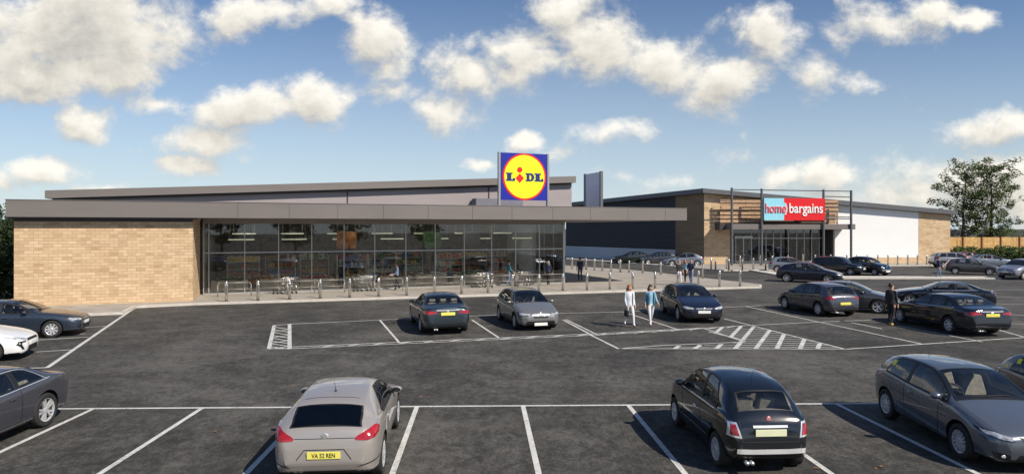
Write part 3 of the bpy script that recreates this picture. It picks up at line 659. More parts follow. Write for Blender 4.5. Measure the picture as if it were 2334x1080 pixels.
m = MB(); m.box((us[0]+.1,vg-.6,.12),(us[1]-.1,vg-.1,2.9)); 
m = MB(); a, b = us[0]+.05, us[1]-.1; m.box((a,vg-.5,.125),(a+.08,vg-.42,3.0)); m.box((b-.08,vg-.5,.125),(b,vg-.42,3.0)); m.box((a-.1,vg-.5,3.002),(b+.1,vg-.06,3.25)); m.box(((a+b)/2-.04,vg-.49,.125),((a+b)/2+.04,vg-.43,3.0)); d_ = m.build('entrance_door', MAT['mullion'], store)
p = MB(); p.box((a+.083,vg-.464,.13),((a+b)/2-.043,vg-.456,2.998)); p.box(((a+b)/2+.043,vg-.464,.13),(b-.083,vg-.456,2.998)); p.build('door_pane', MAT['glass'], d_)
# canopy
vc = -2.4
uc0, uc1 = px_u(1663, vc), px_u(1950, vc); cz0, cz1 = hf.z_at(523, 5, vc), hf.z_at(510.5, 5, vc)
m = MB(); m.box((uc0,vc,cz0),(uc1,-.03,cz1)); m.build('canopy', MAT['fascia'], store, bevel=.02)
uf = px_u(1641, -1.4); m = MB(); m.box((uf,-1.4,cz0-.05),(uc0-.004,-.03,cz1+.12)); m.build('canopy_end', MAT['fascia_dark'], store)
# timber slats and steel frame
for xa, xb in ((1641,1741),(1880,1910)):
    m = MB()
    for k, y in enumerate((459,468,477,486,495,504)):
        z = hf.z_at(y, 5, -.8); m.box((px_u(xa,-.8),-.86,z-.155),(px_u(xb,-.8),-.80,z+.155))
    m.build('timber_slats', MAT['wood'], store)
m = MB(); m.box((px_u(1641,-.8),-.79,hf.z_at(508,5,-.8)),(px_u(1910,-.8),-.70,hf.z_at(504.5,5,-.8)))
for x in (1643,1708,1741.5,1880,1908): u_ = px_u(x,-.75); m.box((u_-.06,-.795,cz1+.005),(u_+.06,-.69,hf.z_at(455,5,-.8)))
for x in (1643,1715,1908): u_ = px_u(x,-.75); m.box((u_-.05,-.689,5.8),(u_+.05,.04,5.9))
m.build('slat_frame', M_('umber_steel',(0.085,0.055,0.04),0.6,var=.1), store)
m = MB(); m.box((px_u(1700,-.5),-.5,4.75),(px_u(1905,-.5),-.44,7.2)); m.build('back_board', M_('umber_board',(0.14,0.08,0.05),0.8,var=.2), store)
m = MB(); vp = vc-.12
for x, yt in ((1668,428),(1736,430),(1877,432),(1940,434)):
    u_ = px_u(x, vp); m = MB(); m.tube((u_,vp,-.05),(u_,vp,hf.z_at(yt,u_,vp)), .13, n=12); m.build('post', MAT['steel_grey'], store)
m = MB()
for y0, y1, xa, xb in ((431.5,436,1668,1940),(447,449.5,1877,1940),(457,459,1640,1668),(470.5,472.5,1877,1940),(482,484,1877,1940),(493,495,1877,1940),(497,499,1877,1940)):
    a, b = px_u(xa,vp), px_u(xb,vp); m.tube((a,vp,hf.z_at(y0,a,vp)-.03),(b,vp,hf.z_at(y1,b,vp)), .055, n=6)
m.build('rail', MAT['steel_grey'], store)
# ---- shop sign
vs = -2.75; u0, u1 = px_u(1741.5,vs), px_u(1880,vs); z0, z1 = hf.z_at(502,u0,vs), hf.z_at(451.5,u0,vs)
W_, HH = u1-u0, z1-z0; z_l, z_r = 0, 0
sg = empty('shop_sign', hf.w(u0, vs, z0), hf.a, 'wide shop sign, pale blue left end and red right part, over the far entrance', 'sign')
m = MB(); m.box((W_*.30,0,0),(W_,.25,HH)); m.build('red_panel', MAT['red_sign'], sg)
nx, nz = W_*.325, HH*.52
arc = [(nx+W_*.045*math.cos(a), nz+HH*.27*math.sin(a)) for a in [R(-90+180*i/16) for i in range(17)]]
m = MB(); m.plate([(0,0),(nx,0)]+arc+[(nx,HH),(0,HH)], -.03, .25 if False else -.003); m.box((0,-.002,0),(W_*.297,.25,HH)); m.build('blue_panel', MAT['cyan_sign'], sg)
def text_mesh(s, size, mat, name, parent, loc, sx_=1.0, depth=.01, bold=0.0, rot=(90,0,0)):
    c = bpy.data.curves.new(name, 'FONT'); c.body = s; c.size = size; c.extrude = depth; c.offset = bold; c.align_x = 'CENTER'
    o = bpy.data.objects.new('tmp_text', c); C.objects.link(o); bpy.context.view_layer.update()
    me = bpy.data.meshes.new_from_object(o.evaluated_get(bpy.context.evaluated_depsgraph_get())); bpy.data.objects.remove(o)
    me.transform(Matrix.Translation(loc) @ Matrix.Rotation(R(rot[2]),4,'Z') @ Matrix.Rotation(R(rot[0]),4,'X') @ Matrix.Diagonal((sx_,1,1,1)))
    me.materials.clear(); me.materials.append(mat); o = bpy.data.objects.new(name, me); C.objects.link(o); o.parent = parent; return o
text_mesh('bargains', HH*.62, MAT['white_sign'], 'white_lettering', sg, (W_*.685, -.045, HH*.34), .80, .02, .020)
text_mesh('home', HH*.62, MAT['white_sign'], 'white_lettering', sg, (W_*.185, -.06, HH*.34), .70, .02, .035)
text_mesh('home', HH*.62, MAT['red_sign'], 'red_lettering', sg, (W_*.185, -.095, HH*.34), .70, .012, .008)
m = MB()
for i in range(12):
    a0, a1 = R(-62+124*i/12), R(-62+124*(i+1)/12); f = lambda a, k: (nx-W_*.005+W_*.052*k*math.cos(a), nz+HH*.29*k*math.sin(a))
    m.plate([f(a0,.93), f(a0,1.10), f(a1,1.10), f(a1,.93)], -.05, -.031)
m.build('white_arc', MAT['white_sign'], sg)
# display things behind the far glass
for i in range(8):
    t = empty('shelf_unit', hf.w(uG1+2+i*1.45, vg+1.6+(i%3)*.5, .125), hf.a, '%s low goods rack from the left behind the far store glass' % ORD[i], 'shelf', 'goods racks in the far store window')
    m = MB(); m.box((-.5,.2,0),(.5,.25,1.7))
    for k in range(3): m.box((-.5,-.3,.2+.5*k),(.5,.198,.24+.5*k))
    m.build('frame', MAT['fascia_dark'], t); m = MB()
    for k in range(3):
        for q in range(4): m.box((-.45+.23*q,-.2,.242+.5*k),(-.27+.23*q,.15,.5+.5*k+.03*((q*7+i)%4)), (q+k)%2)
    m.build('goods', [prod[(i+2)%7], MAT['black']], t)

# ================================================================== BOLLARDS
def bollard(kind):
    t = empty('bollard', (0,0,0))
    m = MB(); m.lathe([(0,-.02),(.080,-.02),(.080,1.02),(.072,1.06),(.04,1.09),(0,1.10)], 16); m.build('post', MAT['steel'], t, smooth=True)
    m = MB(); m.lathe([(.0805,.88),(.0845,.885),(.0845,.93),(.0805,.935)], 16); m.build('collar', MAT['chrome'], t, smooth=True)
    m = MB(); m.lathe([(.081,0.001),(.12,0.001),(.12,.012),(.081,.016)], 16); m.build('base_plate', MAT['steel_grey'], t); return t
bp = bollard(0); used = False
def bollards(pts, gname, lab, z=.12):
    global used
    for i, p in enumerate(pts):
        o = bp if not used else copy_tree(bp); used = True
        o.location = (p.x, p.y, z); o.rotation_euler.z = (i*37 % 11)*.01; tag(o, lab % ORD[i], 'bollard', gname)
bollards([gp(x, y, .12) for x, y in ((516,687),(588,684.5),(660,682),(730,679.5),(797,677.5),(863,675),(927,673),(990,671),(1052,669),(1112,667),(1168,665),(1228,663.5),(1283,662),(1338,660.5),(1390,659),(1442,657.5),(1493,656.5),(1545,655),(1592,653.5),(1640,652.5),(1687,651.5),(1733,639)) if x < 1720],
         'steel bollards along the store kerb', '%s steel bollard from the left in the front row along the store kerb')
bollards([gp(x, y, .12) for x, y in ((1304,612),(1336,614),(1355,615),(1373,616.5),(1393,618),(1414,620),(1434,621),(1465,622),(1506,625.5),(1549,629),(1602,633.5))],
         'steel bollards along the rear edge of the apron', '%s steel bollard from the left in the rear row between the two stores')
bollards([gp(x, y, .12) for x, y in ((1621,614),(1631,616.5),(1656,612),(1661,616.5),(1687,606),(1692,616),(1717,613),(1733,604),(1745,614.5),(1760,606),(1796,604),(1830,603),(1858,603),(1893,602.5),(1930,602.5),(1953,602.5),(1977,602.5),(2001,602.5),(2024,602.5),(2046,602.5),(2069,602.5),(2091,602.5),(2112,602.5))],
         'steel bollards on the far pavement', '%s steel bollard from the left on the pavement before the far store')

# ================================================================== VEGETATION AND FENCE
def leaf_mass(m, centre, rad, n, size, rnd):
    cx_, cy_, cz_ = centre
    for _ in range(n):
        while True:
            a, b, c = rnd.uniform(-1,1), rnd.uniform(-1,1), rnd.uniform(-1,1)
            l = a*a+b*b+c*c
            if l <= 1: break
        k = (0.55+.45*rnd.random())/max(.3, math.sqrt(l)) if rnd.random() < .6 else 1.0
        p = Vector((cx_+a*k*rad[0], cy_+b*k*rad[1], cz_+c*k*rad[2]))
        u = Vector((rnd.gauss(0,1), rnd.gauss(0,1), rnd.gauss(0,.6))).normalized(); v = u.orthogonal().normalized(); v = (v + u.cross(v)*rnd.uniform(-1,1)).normalized()
        s = size*rnd.uniform(.6,1.3)
        m.add([p-u*s, p-v*s*.45, p+u*s, p+v*s*.45], [(0,1,2,3)])
def tree(loc, h, spread, seed, label, cat='tree', lowest=.28, nbr=34, leaf=.16, per=95, tr=.2, mat='leaf', group=None, name='tree', lean=0.0):
    rnd = random.Random(seed); t = empty(name, loc, 0, label, cat, group)
    m = MB(); pts = [Vector((0,0,-.1))]
    for k in range(1,9): pts.append(Vector((lean*k/8+rnd.uniform(-.1,.1)*k*.25, rnd.uniform(-.1,.1)*k*.25, h*.93*k/8)))
    for k in range(8): m.tube(pts[k], pts[k+1], tr*(1-k/8.6), tr*(1-(k+1)/8.6), 8, caps=False)
    lv = MB()
    for b in range(nbr):
        f = lowest+(1-lowest)*(b+.5)/nbr; z = h*.93*f; k = min(7,int(f*8)); base = pts[k].lerp(pts[k+1], f*8-k)
        az = b*2.4+rnd.uniform(-.4,.4); L_ = spread*(.35+.65*math.sin(math.pi*min(1,max(0.06,(1.05-f)/(1.05-lowest)*.80+.12)))) * rnd.uniform(.65,1.12)
        d = Vector((math.cos(az), math.sin(az), rnd.uniform(.15,.65))).normalized(); tip = base+d*L_
        mid_ = base.lerp(tip,.5)+Vector((0,0,-.06*L_))
        r_ = tr*.32*(1-f*.7); m.tube(base, mid_, r_, r_*.6, 5, caps=False); m.tube(mid_, tip, r_*.6, r_*.2, 5, caps=False)
        for s in range(4):
            q = base.lerp(tip, .45+.19*s)+Vector((rnd.uniform(-.5,.5),rnd.uniform(-.5,.5),rnd.uniform(-.3,.4)))*.22*spread
            m.tube(base.lerp(tip,.4+.15*s), q, r_*.3, r_*.1, 4, caps=False)
            rr = spread*rnd.uniform(.10,.20); leaf_mass(lv, q, (rr*1.15,rr*1.15,rr*.9), int(per*.25*rnd.uniform(.6,1.4)), leaf, rnd)
    m.build('trunk', MAT['bark'], t, smooth=True); lv.build('crown', MAT[mat], t); return t
tree(gp(2193,580), 14.6, 4.6, 3, 'tall open crowned tree right of the far store, left one of the pair', nbr=40, per=215, leaf=.175, lowest=.20, tr=.30, lean=.5)
tree(gp(2258,580), 14.4, 4.5, 11, 'tall open crowned tree before the orange fence, right one of the pair', nbr=40, per=215, leaf=.175, lowest=.16, tr=.30, lean=.3)
# close boarded fence
a, b = Vector((72.5,100)), Vector((100,100)); m = MB(); t = empty('timber_fence', (72,100,0), 0, 'orange close boarded timber fence behind the far hedge', 'fence'); rnd = random.Random(2)
x = -5.5
while x < 45: wd = .145; m.box((x,rnd.uniform(0,.015),.02),(x+wd-.012,.04,2.78+rnd.uniform(-.03,.03)), 0 if rnd.random()<.75 else 1); x += wd
m.build('board', [MAT['fence'], M_('larch_fence_b',(0.52,0.28,0.10),0.8,var=.3)], t)
for k in range(18): m = MB(); m.box((-5.5+k*2.9,-.10,0),(-5.36+k*2.9,-.002,2.9)); m.build('post', M_('fence_post',(0.20,0.08,0.035),0.8,var=.2) if k==0 else bpy.data.materials['fence_post'], t)
def hedge(name, loc, L_, d, h, n, size, seed, label, mat='hedge', rz=0.0, cat='hedge', bumps=1.0):
    rnd = random.Random(seed); t = empty(name, loc, rz, label, cat); m = MB(); k = max(2,int(L_/1.1))
    for i in range(k):
        cx_ = (i+.5)*L_/k; hh = h*(1+rnd.uniform(-.1,.1)*bumps); leaf_mass(m, (cx_, rnd.uniform(-.1,.1)*d, hh*.5), (L_/k*.75, d*.55, hh*.52), n//k, size, rnd)
    m.build('foliage', MAT[mat], t); s = MB()
    for i in range(k*2):
        cx_ = (i+.5)*L_/k/2; s.tube((cx_,0,0),(cx_+rnd.uniform(-.2,.2),rnd.uniform(-.2,.2),h*.7),.03,.01,5)
    s.build('stem', MAT['bark'], t); return t
hedge('hedge', gp(2172,592), 32, 1.6, 1.75, 15000, .16, 5, 'long clipped green hedge under the orange fence at the right edge')
for i, (x, dd, h_) in enumerate(((2290,112,4.2),(2325,108,3.6),(2232,112,3.4))):
    X = (x-CX)/FPX*dd; tree((X,dd,0), h_, 2.4, 20+i, ['bare looking pale shrub showing above the fence','low shrub above the fence at the far right','small dark shrub above the fence between the two tall trees'][i], 'shrub', nbr=16, per=60, leaf=.12, lowest=.2, tr=.08, name='shrub')
# greenery at the left edge, beside the brick block
for i, (x, y, h_, s_) in enumerate(((14,668,4.3,1.5),(-30,672,4.9,1.9),(-95,676,5.2,2.2),(-10,690,2.6,1.3))):
    hz_ = gp(x, y); tree(hz_, h_, s_*1.5, 40+i, ['dark leafy bush against the brick block corner','taller dark bush half out of the left edge','dark bush outside the left edge','low dark bush under the taller ones at the left edge'][i], 'bush', nbr=34, per=190, leaf=.10, lowest=.06, tr=.09, mat='leaf_dark', name='bush')
# trees behind the viewer, seen as reflections in the shop glass
rnd = random.Random(8)
for i in range(7):
    tree((-34+i*12+rnd.uniform(-2,2), -26+rnd.uniform(-3,3), 0), rnd.uniform(7,9.5), 4.2, 60+i, '%s broad tree standing behind the car park' % ORD[i], 'tree', nbr=22, per=60, leaf=.38, lowest=.18, tr=.25, group='trees behind the car park')
# ================================================================== CARS
def pchip(pts):
    xs = [p[0] for p in pts]; ys = [p[1] for p in pts]; n = len(xs); h = [xs[i+1]-xs[i] for i in range(n-1)]; dl = [(ys[i+1]-ys[i])/h[i] for i in range(n-1)]; d = [0]*n
    d[0], d[-1] = dl[0], dl[-1]
    for i in range(1,n-1):
        if dl[i-1]*dl[i] > 0: w1 = 2*h[i]+h[i-1]; w2 = h[i]+2*h[i-1]; d[i] = (w1+w2)/(w1/dl[i-1]+w2/dl[i])
    def f(x):
        x = min(max(x, xs[0]), xs[-1]); i = 0
        while i < n-2 and x > xs[i+1]: i += 1
        t = (x-xs[i])/h[i]; t2, t3 = t*t, t*t*t
        return (2*t3-3*t2+1)*ys[i]+(t3-2*t2+t)*h[i]*d[i]+(-2*t3+3*t2)*ys[i+1]+(t3-t2)*h[i]*d[i+1]
    return f
def crom(p, n):
    out = []; P_ = [p[0]]+p+[p[-1]]
    for i in range(1, len(P_)-2):
        for k in range(n):
            t = k/n; t2, t3 = t*t, t*t*t; q = []
            for c in (0,1):
                a, b, cc, d = P_[i-1][c], P_[i][c], P_[i+1][c], P_[i+2][c]
                q.append(.5*((2*b)+(-a+cc)*t+(2*a-5*b+4*cc-d)*t2+(-a+3*b-3*cc+d)*t3))
            out.append(tuple(q))
    out.append(p[-1]); return out

class Car:
    """x runs 0 (nose) .. L (tail) in the definitions; the finished car faces its own +X"""
    def __init__(s, spec, name, paint, hi=True):
        s.__dict__.update(spec); s.hi = hi; s.paint = paint
        s.ft, s.fb, s.fbt, s.fw = pchip(s.top), pchip(s.bot), pchip(s.belt), pchip(s.plan)
        s.root = empty(name); s.nseg = 4 if hi else 3
        s.build_body()
    def X(s, x): return s.L/2-x
    def ring(s, x):
        zt, zb, w_ = s.ft(x), s.fb(x), s.fw(x)*s.W/2
        zs_ = min(s.fbt(x), zt-.035); zs_ = max(zs_, zb+.03); hb = zs_-zb; h = zt-zs_
        q = min(1, hb/.45); ws = w_*.955
        sh = getattr(s,'sh',lambda x: .035)(x); wr = ws-(sh+s.tum*h if h > .12 else (sh+s.tum*.12)*h/.12 + 0.0)
        cr = min(.055, h*.35); zc = zt-cr-.012
        if h < .2: zc = zt-h*.42
        low = [(0,zb),(w_*.55,zb),(w_*.84,zb+.004*q),(w_*.945,zb+.055*q),(w_*.975,zb+.17*hb+.03*q),(w_*.998,zb+.45*hb),(w_,zb+.66*hb),(w_*.990,zb+.86*hb),(ws,zs_)]
        upp = [(ws-(ws-wr)*.10-.012, zs_+(zc-zs_)*.10+.004),(ws+(wr-ws)*.42+.008, zs_+(zc-zs_)*.45),(ws+(wr-ws)*.80+.008, zs_+(zc-zs_)*.82),(wr-.012, zc+.004),(wr-.06, zc+(zt-zc)*.38),(wr*.6, zt-(zt-zc)*.22),(wr*.3, zt-(zt-zc)*.05),(0,zt)]
        r = crom(low+upp, s.nseg); s.iA = 8*s.nseg; s.iC = 12*s.nseg; s.iR = 13*s.nseg
        return r, (ws,zs_), (wr,zc), zt
    def build_body(s):
        n = 84 if s.hi else 46
        xs = []
        for i in range(n+1):
            t = i/n; xs.append(s.L*(.5-.5*math.cos(math.pi*t))*0.55+s.L*t*.45)
        key = [.004,.012,.03,.06, s.L-.004, s.L-.012, s.L-.03,s.L-.06]
        xs = sorted(set(round(x,4) for x in xs+key)); xs[0] = .0; s.xs = xs
        vs = []; fs = []; m_ = None
        for x in xs:
            r = s.ring(x)[0]; m_ = len(r); full = r+[(-y,z) for y,z in reversed(r[1:-1])]
            vs += [Vector((s.X(x), y, z)) for y,z in full]; k_ = len(full)
        for i in range(len(xs)-1):
            for j in range(k_): fs.append((i*k_+j, i*k_+(j+1)%k_, (i+1)*k_+(j+1)%k_, (i+1)*k_+j))
        fs.append(tuple(range(k_-1,-1,-1))); fs.append(tuple((len(xs)-1)*k_+j for j in range(k_)))
        me = bpy.data.meshes.new('body'); me.from_pydata(vs, [], [tuple(reversed(f)) for f in fs]); me.update()
        bm = bmesh.new(); bm.from_mesh(me); bmesh.ops.recalc_face_normals(bm, faces=bm.faces); bmesh.ops.triangulate(bm, faces=[f for f in bm.faces if len(f.verts)>4]); bm.to_mesh(me)
        s.bvh = BVHTree.FromBMesh(bm); bm.free()
        me.materials.append(s.paint); me.materials.append(MAT['black'])
        body = bpy.data.objects.new('body', me); C.objects.link(body); s.body = body
        # wheel arches cut out
        cut = MB()
        for x in (s.fo, s.fo+s.wb):
            for sg_ in (-1,1):
                y0, y1 = s.W/2-.31, s.W/2+.12; a = [(s.R+.052)*1.0]*2
                cut.lathe([(0,sg_*y0),(a[0],sg_*y0),(a[0],sg_*y1),(0,sg_*y1)][::sg_], 28 if s.hi else 18, axis='y', M=Matrix.Translation((s.X(x),0,s.R+.012)))
        co = cut.build('cut', MAT['black']); 
        bm = bmesh.new(); bm.from_mesh(co.data); bmesh.ops.remove_doubles(bm, verts=bm.verts, dist=1e-4); bmesh.ops.recalc_face_normals(bm, faces=bm.faces); bm.to_mesh(co.data); bm.free()
        s.cutters = [co]
    def cutter(s, vs, fs, mat):
        me = bpy.data.meshes.new('cut'); me.from_pydata(vs, [], fs); me.materials.append(mat)
        bm = bmesh.new(); bm.from_mesh(me); bmesh.ops.remove_doubles(bm, verts=bm.verts, dist=1e-4); bmesh.ops.recalc_face_normals(bm, faces=bm.faces); bm.to_mesh(me); bm.free()
        o = bpy.data.objects.new('cut', me); C.objects.link(o); s.cutters.append(o)
    def hollow(s, p, floor=.77):
        """cut the cabin and the window openings out of the solid body"""
        xa, xb = p['ws'][0]-.10, p['rw'][1]-.02; n = 22; rows = []
        for i in range(n+1):
            x = xa+(xb-xa)*i/n; r, A, C_, zt = s.ring(x); tp_ = max(zt-.065, floor+.03)
            half = [(0,floor),(A[0]-.13,floor),(A[0]-.085,max(floor+.01,min(A[1],tp_-.02))),(C_[0]-.07,max(floor+.015,min(C_[1]-.05,tp_-.01))),(C_[0]*.5,tp_),(0,tp_)]
            rows.append([(s.X(x),y,z) for y,z in half]+[(s.X(x),-y,z) for y,z in half[-2:0:-1]])
        k = len(rows[0]); vs = [q for r in rows for q in r]
        fs = [(i*k+j, i*k+(j+1)%k, (i+1)*k+(j+1)%k, (i+1)*k+j) for i in range(n) for j in range(k)]+[tuple(range(k)), tuple(n*k+j for j in range(k))]
        s.cutter(vs, fs, MAT['cabin'])
        for xa_, xb_ in (p['ws'], p['rw']):
            pts, kk, nn_ = s.screen_pts(xa_+.012*(1 if xa_==p['ws'][0] else 1), xb_-.012, .048 if xa_==p['ws'][0] else p.get('ins',.03)+.018, 12)
            up_ = [q+n_*.04 for q, n_ in pts]; dn_ = [q-n_*.11 for q, n_ in pts]; m = len(pts); rr = m//kk
            fs = []
            for i in range(rr-1):
                for j in range(kk-1): a = i*kk+j; fs += [(a,a+1,a+kk+1,a+kk), (m+a,m+a+kk,m+a+kk+1,m+a+1)]
            for i in range(rr-1):
                for a, b in ((i*kk,(i+1)*kk),(i*kk+kk-1,(i+1)*kk+kk-1)): fs.append((a,b,m+b,m+a))
            for j in range(kk-1):
                for a, b in ((j,j+1),((rr-1)*kk+j,(rr-1)*kk+j+1)): fs.append((a,b,m+b,m+a))
            s.cutter(up_+dn_, fs, MAT['black'])
        for pl in s.glass_polys(p['sg'][0], p['sg'][1], p['gaps'], rear_slope=p['rs'])[0]:
            cxm = sum(q[0] for q in pl)/len(pl); czm = sum(q[1] for q in pl)/len(pl)
            pl = [(x+(cxm-x)*.035, z+(czm-z)*.06) for x,z in pl]
            for sg_ in (1,-1):
                n = len(pl); vs = [(s.X(x),sg_*.30,z) for x,z in pl]+[(s.X(x),sg_*1.2,z) for x,z in pl]
                s.cutter(vs, [tuple(range(n)), tuple(range(n,2*n))]+[(i,(i+1)%n,n+(i+1)%n,n+i) for i in range(n)], MAT['black'])
        # seats, dashboard, steering wheel (right hand drive)
        xs_ = p['ws'][1]+.40; H_ = s.ft(xs_+.1)
        for x, ys in ((xs_,(-.36,.36) if s.W > 1.5 else (-.30,.30)),(min(xs_+.86,p['rw'][0]-.02),(-.42,0,.42) if s.W > 1.75 else (-.27,.27) if s.W > 1.5 else (-.2,.2))):
            for y in ys:
                m = MB(); hh = min(1.16, s.ft(x+.1)-.24); wd = (.24 if len(ys)==2 else .20) if s.W > 1.5 else .17
                m.add([(s.X(x)+.07,y-wd,floor+.002),(s.X(x)+.07,y+wd,floor+.002),(s.X(x)-.07,y+wd,floor+.002),(s.X(x)-.07,y-wd,floor+.002),(s.X(x+.12)+.05,y-wd*.85,hh),(s.X(x+.12)+.05,y+wd*.85,hh),(s.X(x+.12)-.05,y+wd*.85,hh),(s.X(x+.12)-.05,y-wd*.85,hh)],
                      [(0,3,2,1),(4,5,6,7),(0,1,5,4),(1,2,6,5),(2,3,7,6),(3,0,4,7)])
                m.box((s.X(x+.13)-.035,y-.12,hh+.035),(s.X(x+.13)+.045,y+.12,min(hh+.20,s.ft(x+.13)-.085))); m.box((s.X(x+.13)-.01,y-.05,hh-.01),(s.X(x+.13)+.01,y+.05,hh+.04)); m.build('seat', MAT['seat'], s.root, bevel=.025)
        x0 = p['ws'][0]; A = s.ring(x0+.35)[1]
        m = MB(); zd = s.ft(x0)-.055; m.box((s.X(x0+.52),-A[0]+.13,floor+.002),(s.X(x0+.05),A[0]-.13,max(floor+.05,zd-.01))); m.build('dashboard', MAT['black'], s.root, bevel=.02)
        m = MB(); M = Matrix.Translation((s.X(x0+.66),-.36,zd-.0)) @ Matrix.Rotation(R(-24),4,'Y'); N_ = 20
        for i in range(N_):
            a0, a1 = 2*math.pi*i/N_, 2*math.pi*(i+1)/N_; m.tube(M @ Vector((0,.18*math.cos(a0),.18*math.sin(a0))), M @ Vector((0,.18*math.cos(a1),.18*math.sin(a1))), .014, n=6, caps=False)
        m.tube(M @ Vector((0,-.17,0)), M @ Vector((0,.17,0)), .016, n=6); m.tube(M @ Vector((0,0,0)), M @ Vector((.2,0,-.03)), .03, n=8); m.build('steering_wheel', MAT['black'], s.root, smooth=True)
    def finish(s):
        for co in s.cutters:
            md = s.body.modifiers.new('b', 'BOOLEAN'); md.object = co; md.operation = 'DIFFERENCE'; md.solver = 'EXACT'; md.material_mode = 'TRANSFER'
        bpy.context.view_layer.update(); dg = bpy.context.evaluated_depsgraph_get()
        nm = bpy.data.meshes.new_from_object(s.body.evaluated_get(dg)); s.body.modifiers.clear(); s.body.data = nm; nm.name = 'body'
        for co in s.cutters: bpy.data.objects.remove(co)
        smooth_by_angle(nm, 38); s.body.parent = s.root
        for p in nm.polygons:
            if p.material_index == 0 and p.normal.z < -.6 and p.center.z < .35: p.material_index = 1
    def snap(s, p, d, off, maxd=4):
        h = s.bvh.ray_cast(Vector(p), Vector(d), maxd)
        if h[0] is None: return None
        n = h[1]; n = n if n.dot(Vector(d)) < 0 else -n
        return h[0]+n*off
    def patch(s, name, poly, view, mat, off=.005, step=.05, parent=None, skirt=True):
        """poly in (y,z) for view front/rear, (x,z) for left/right, (x,y) for top; laid on the body surface with its own thickness"""
        pts = [Vector(p) for p in poly]; out = []
        for i, a in enumerate(pts):
            b = pts[(i+1)%len(pts)]; k = max(1, int((b-a).length/step)); out += [a.lerp(b, j/k) for j in range(k)]
        nb = len(out); x0, x1 = min(p.x for p in pts), max(p.x for p in pts); y0, y1 = min(p.y for p in pts), max(p.y for p in pts)
        gx = int((x1-x0)/step); gy = int((y1-y0)/step); extra = [Vector((x0+(i+.5)*step, y0+(j+.5)*step)) for i in range(gx) for j in range(gy)]
        def inside(p, poly_):
            c = False; j = len(poly_)-1
            for i in range(len(poly_)):
                a, b = poly_[i], poly_[j]
                if (a.y > p.y) != (b.y > p.y) and p.x < (b.x-a.x)*(p.y-a.y)/(b.y-a.y)+a.x: c = not c
                j = i
            return c
        extra = [p for p in extra if inside(p, out) and min((p-q).length for q in out) > step*.35]
        r = delaunay_2d_cdt(out+extra, [(i,(i+1)%nb) for i in range(nb)], [tuple(range(nb))], 1, 1e-5)
        cfg = {'front': (lambda p: (s.L/2+1, p.x, p.y), (-1,0,0)), 'rear': (lambda p: (-s.L/2-1, p.x, p.y), (1,0,0)),
               'left': (lambda p: (s.X(p.x), 2, p.y), (0,-1,0)), 'right': (lambda p: (s.X(p.x), -2, p.y), (0,1,0)), 'top': (lambda p: (s.X(p.x), p.y, 3), (0,0,-1))}[view]
        vs = []; ok = []
        for v in r[0]:
            q = s.snap(cfg[0](v), cfg[1], off); ok.append(q is not None); vs.append(q or Vector((0,0,0)))
        d = Vector(cfg[1]); fs = []
        for f in r[2]:
            if all(ok[i] for i in f):
                n = (vs[f[1]]-vs[f[0]]).cross(vs[f[2]]-vs[f[0]])
                fs.append(tuple(f) if n.dot(d) < 0 else tuple(reversed(f)))
        if not fs: return None
        edges = {}
        for f in fs:
            for a, b in zip(f, f[1:]+f[:1]): edges[(a,b)] = 1
        rim = [(a,b) for (a,b) in edges if (b,a) not in edges]; base = len(vs); idx = {}
        for a, b in rim:
            for i in (a,b):
                if i not in idx: idx[i] = len(vs); vs.append(vs[i]+d*(off+.006))
        if not skirt: rim = []; idx = {}; vs = vs[:base]
        for a, b in rim: fs.append((b, a, idx[a], idx[b]))
        me = bpy.data.meshes.new(name); me.from_pydata(vs, [], fs); me.update(); me.materials.append(mat)
        nt = len(me.polygons)-len(rim)
        for i, p in enumerate(me.polygons): p.use_smooth = i < nt
        bm = bmesh.new(); bm.from_mesh(me); loose = [v for v in bm.verts if not v.link_faces]; bmesh.ops.delete(bm, geom=loose, context='VERTS')
        for e in bm.edges: e.smooth = e.calc_face_angle(0) < .6 if len(e.link_faces)==2 else False
        bm.to_mesh(me); bm.free()
        o = bpy.data.objects.new(name, me); C.objects.link(o); o.parent = parent or s.root; return o
    def line(s, name, pts, view, mat, wd=.012, off=.003, parent=None, closed=False):
        """thin strip following the surface: door seams, trims"""
        P_ = [Vector(p) for p in pts]; P_ = P_+[P_[0]] if closed else P_; fine_ = []
        for a, b in zip(P_, P_[1:]): k = max(1,int((b-a).length/.05)); fine_ += [a.lerp(b,j/k) for j in range(k)]
        fine_.append(P_[-1]); vs = []; fs = []
        cfg = {'front': (lambda p: (s.L/2+1, p.x, p.y), (-1,0,0)), 'rear': (lambda p: (-s.L/2-1, p.x, p.y), (1,0,0)),
               'left': (lambda p: (s.X(p.x), 2, p.y), (0,-1,0)), 'right': (lambda p: (s.X(p.x), -2, p.y), (0,1,0)), 'top': (lambda p: (s.X(p.x), p.y, 3), (0,0,-1))}[view]
        for i, p in enumerate(fine_):
            t = (fine_[min(i+1,len(fine_)-1)]-fine_[max(i-1,0)]).normalized(); n = Vector((-t.y,t.x))*wd/2
            q0, q1 = s.snap(cfg[0](p+n), cfg[1], off), s.snap(cfg[0](p-n), cfg[1], off)
            if q0 is None or q1 is None:
                vs += [None, None]; continue
            vs += [q0,q1]
        mm = MB()
        for i in range(len(fine_)-1):
            q = [vs[2*i],vs[2*i+1],vs[2*i+3],vs[2*i+2]]
            if any(v is None for v in q): continue
            if (q[1]-q[0]).cross(q[2]-q[0]).dot(Vector(cfg[1])) > 0: q.reverse()
            mm.add(q, [(0,1,2,3)])
        return mm
    def mirror_lr(s, fn):
        for view in ('left','right'): fn(view)
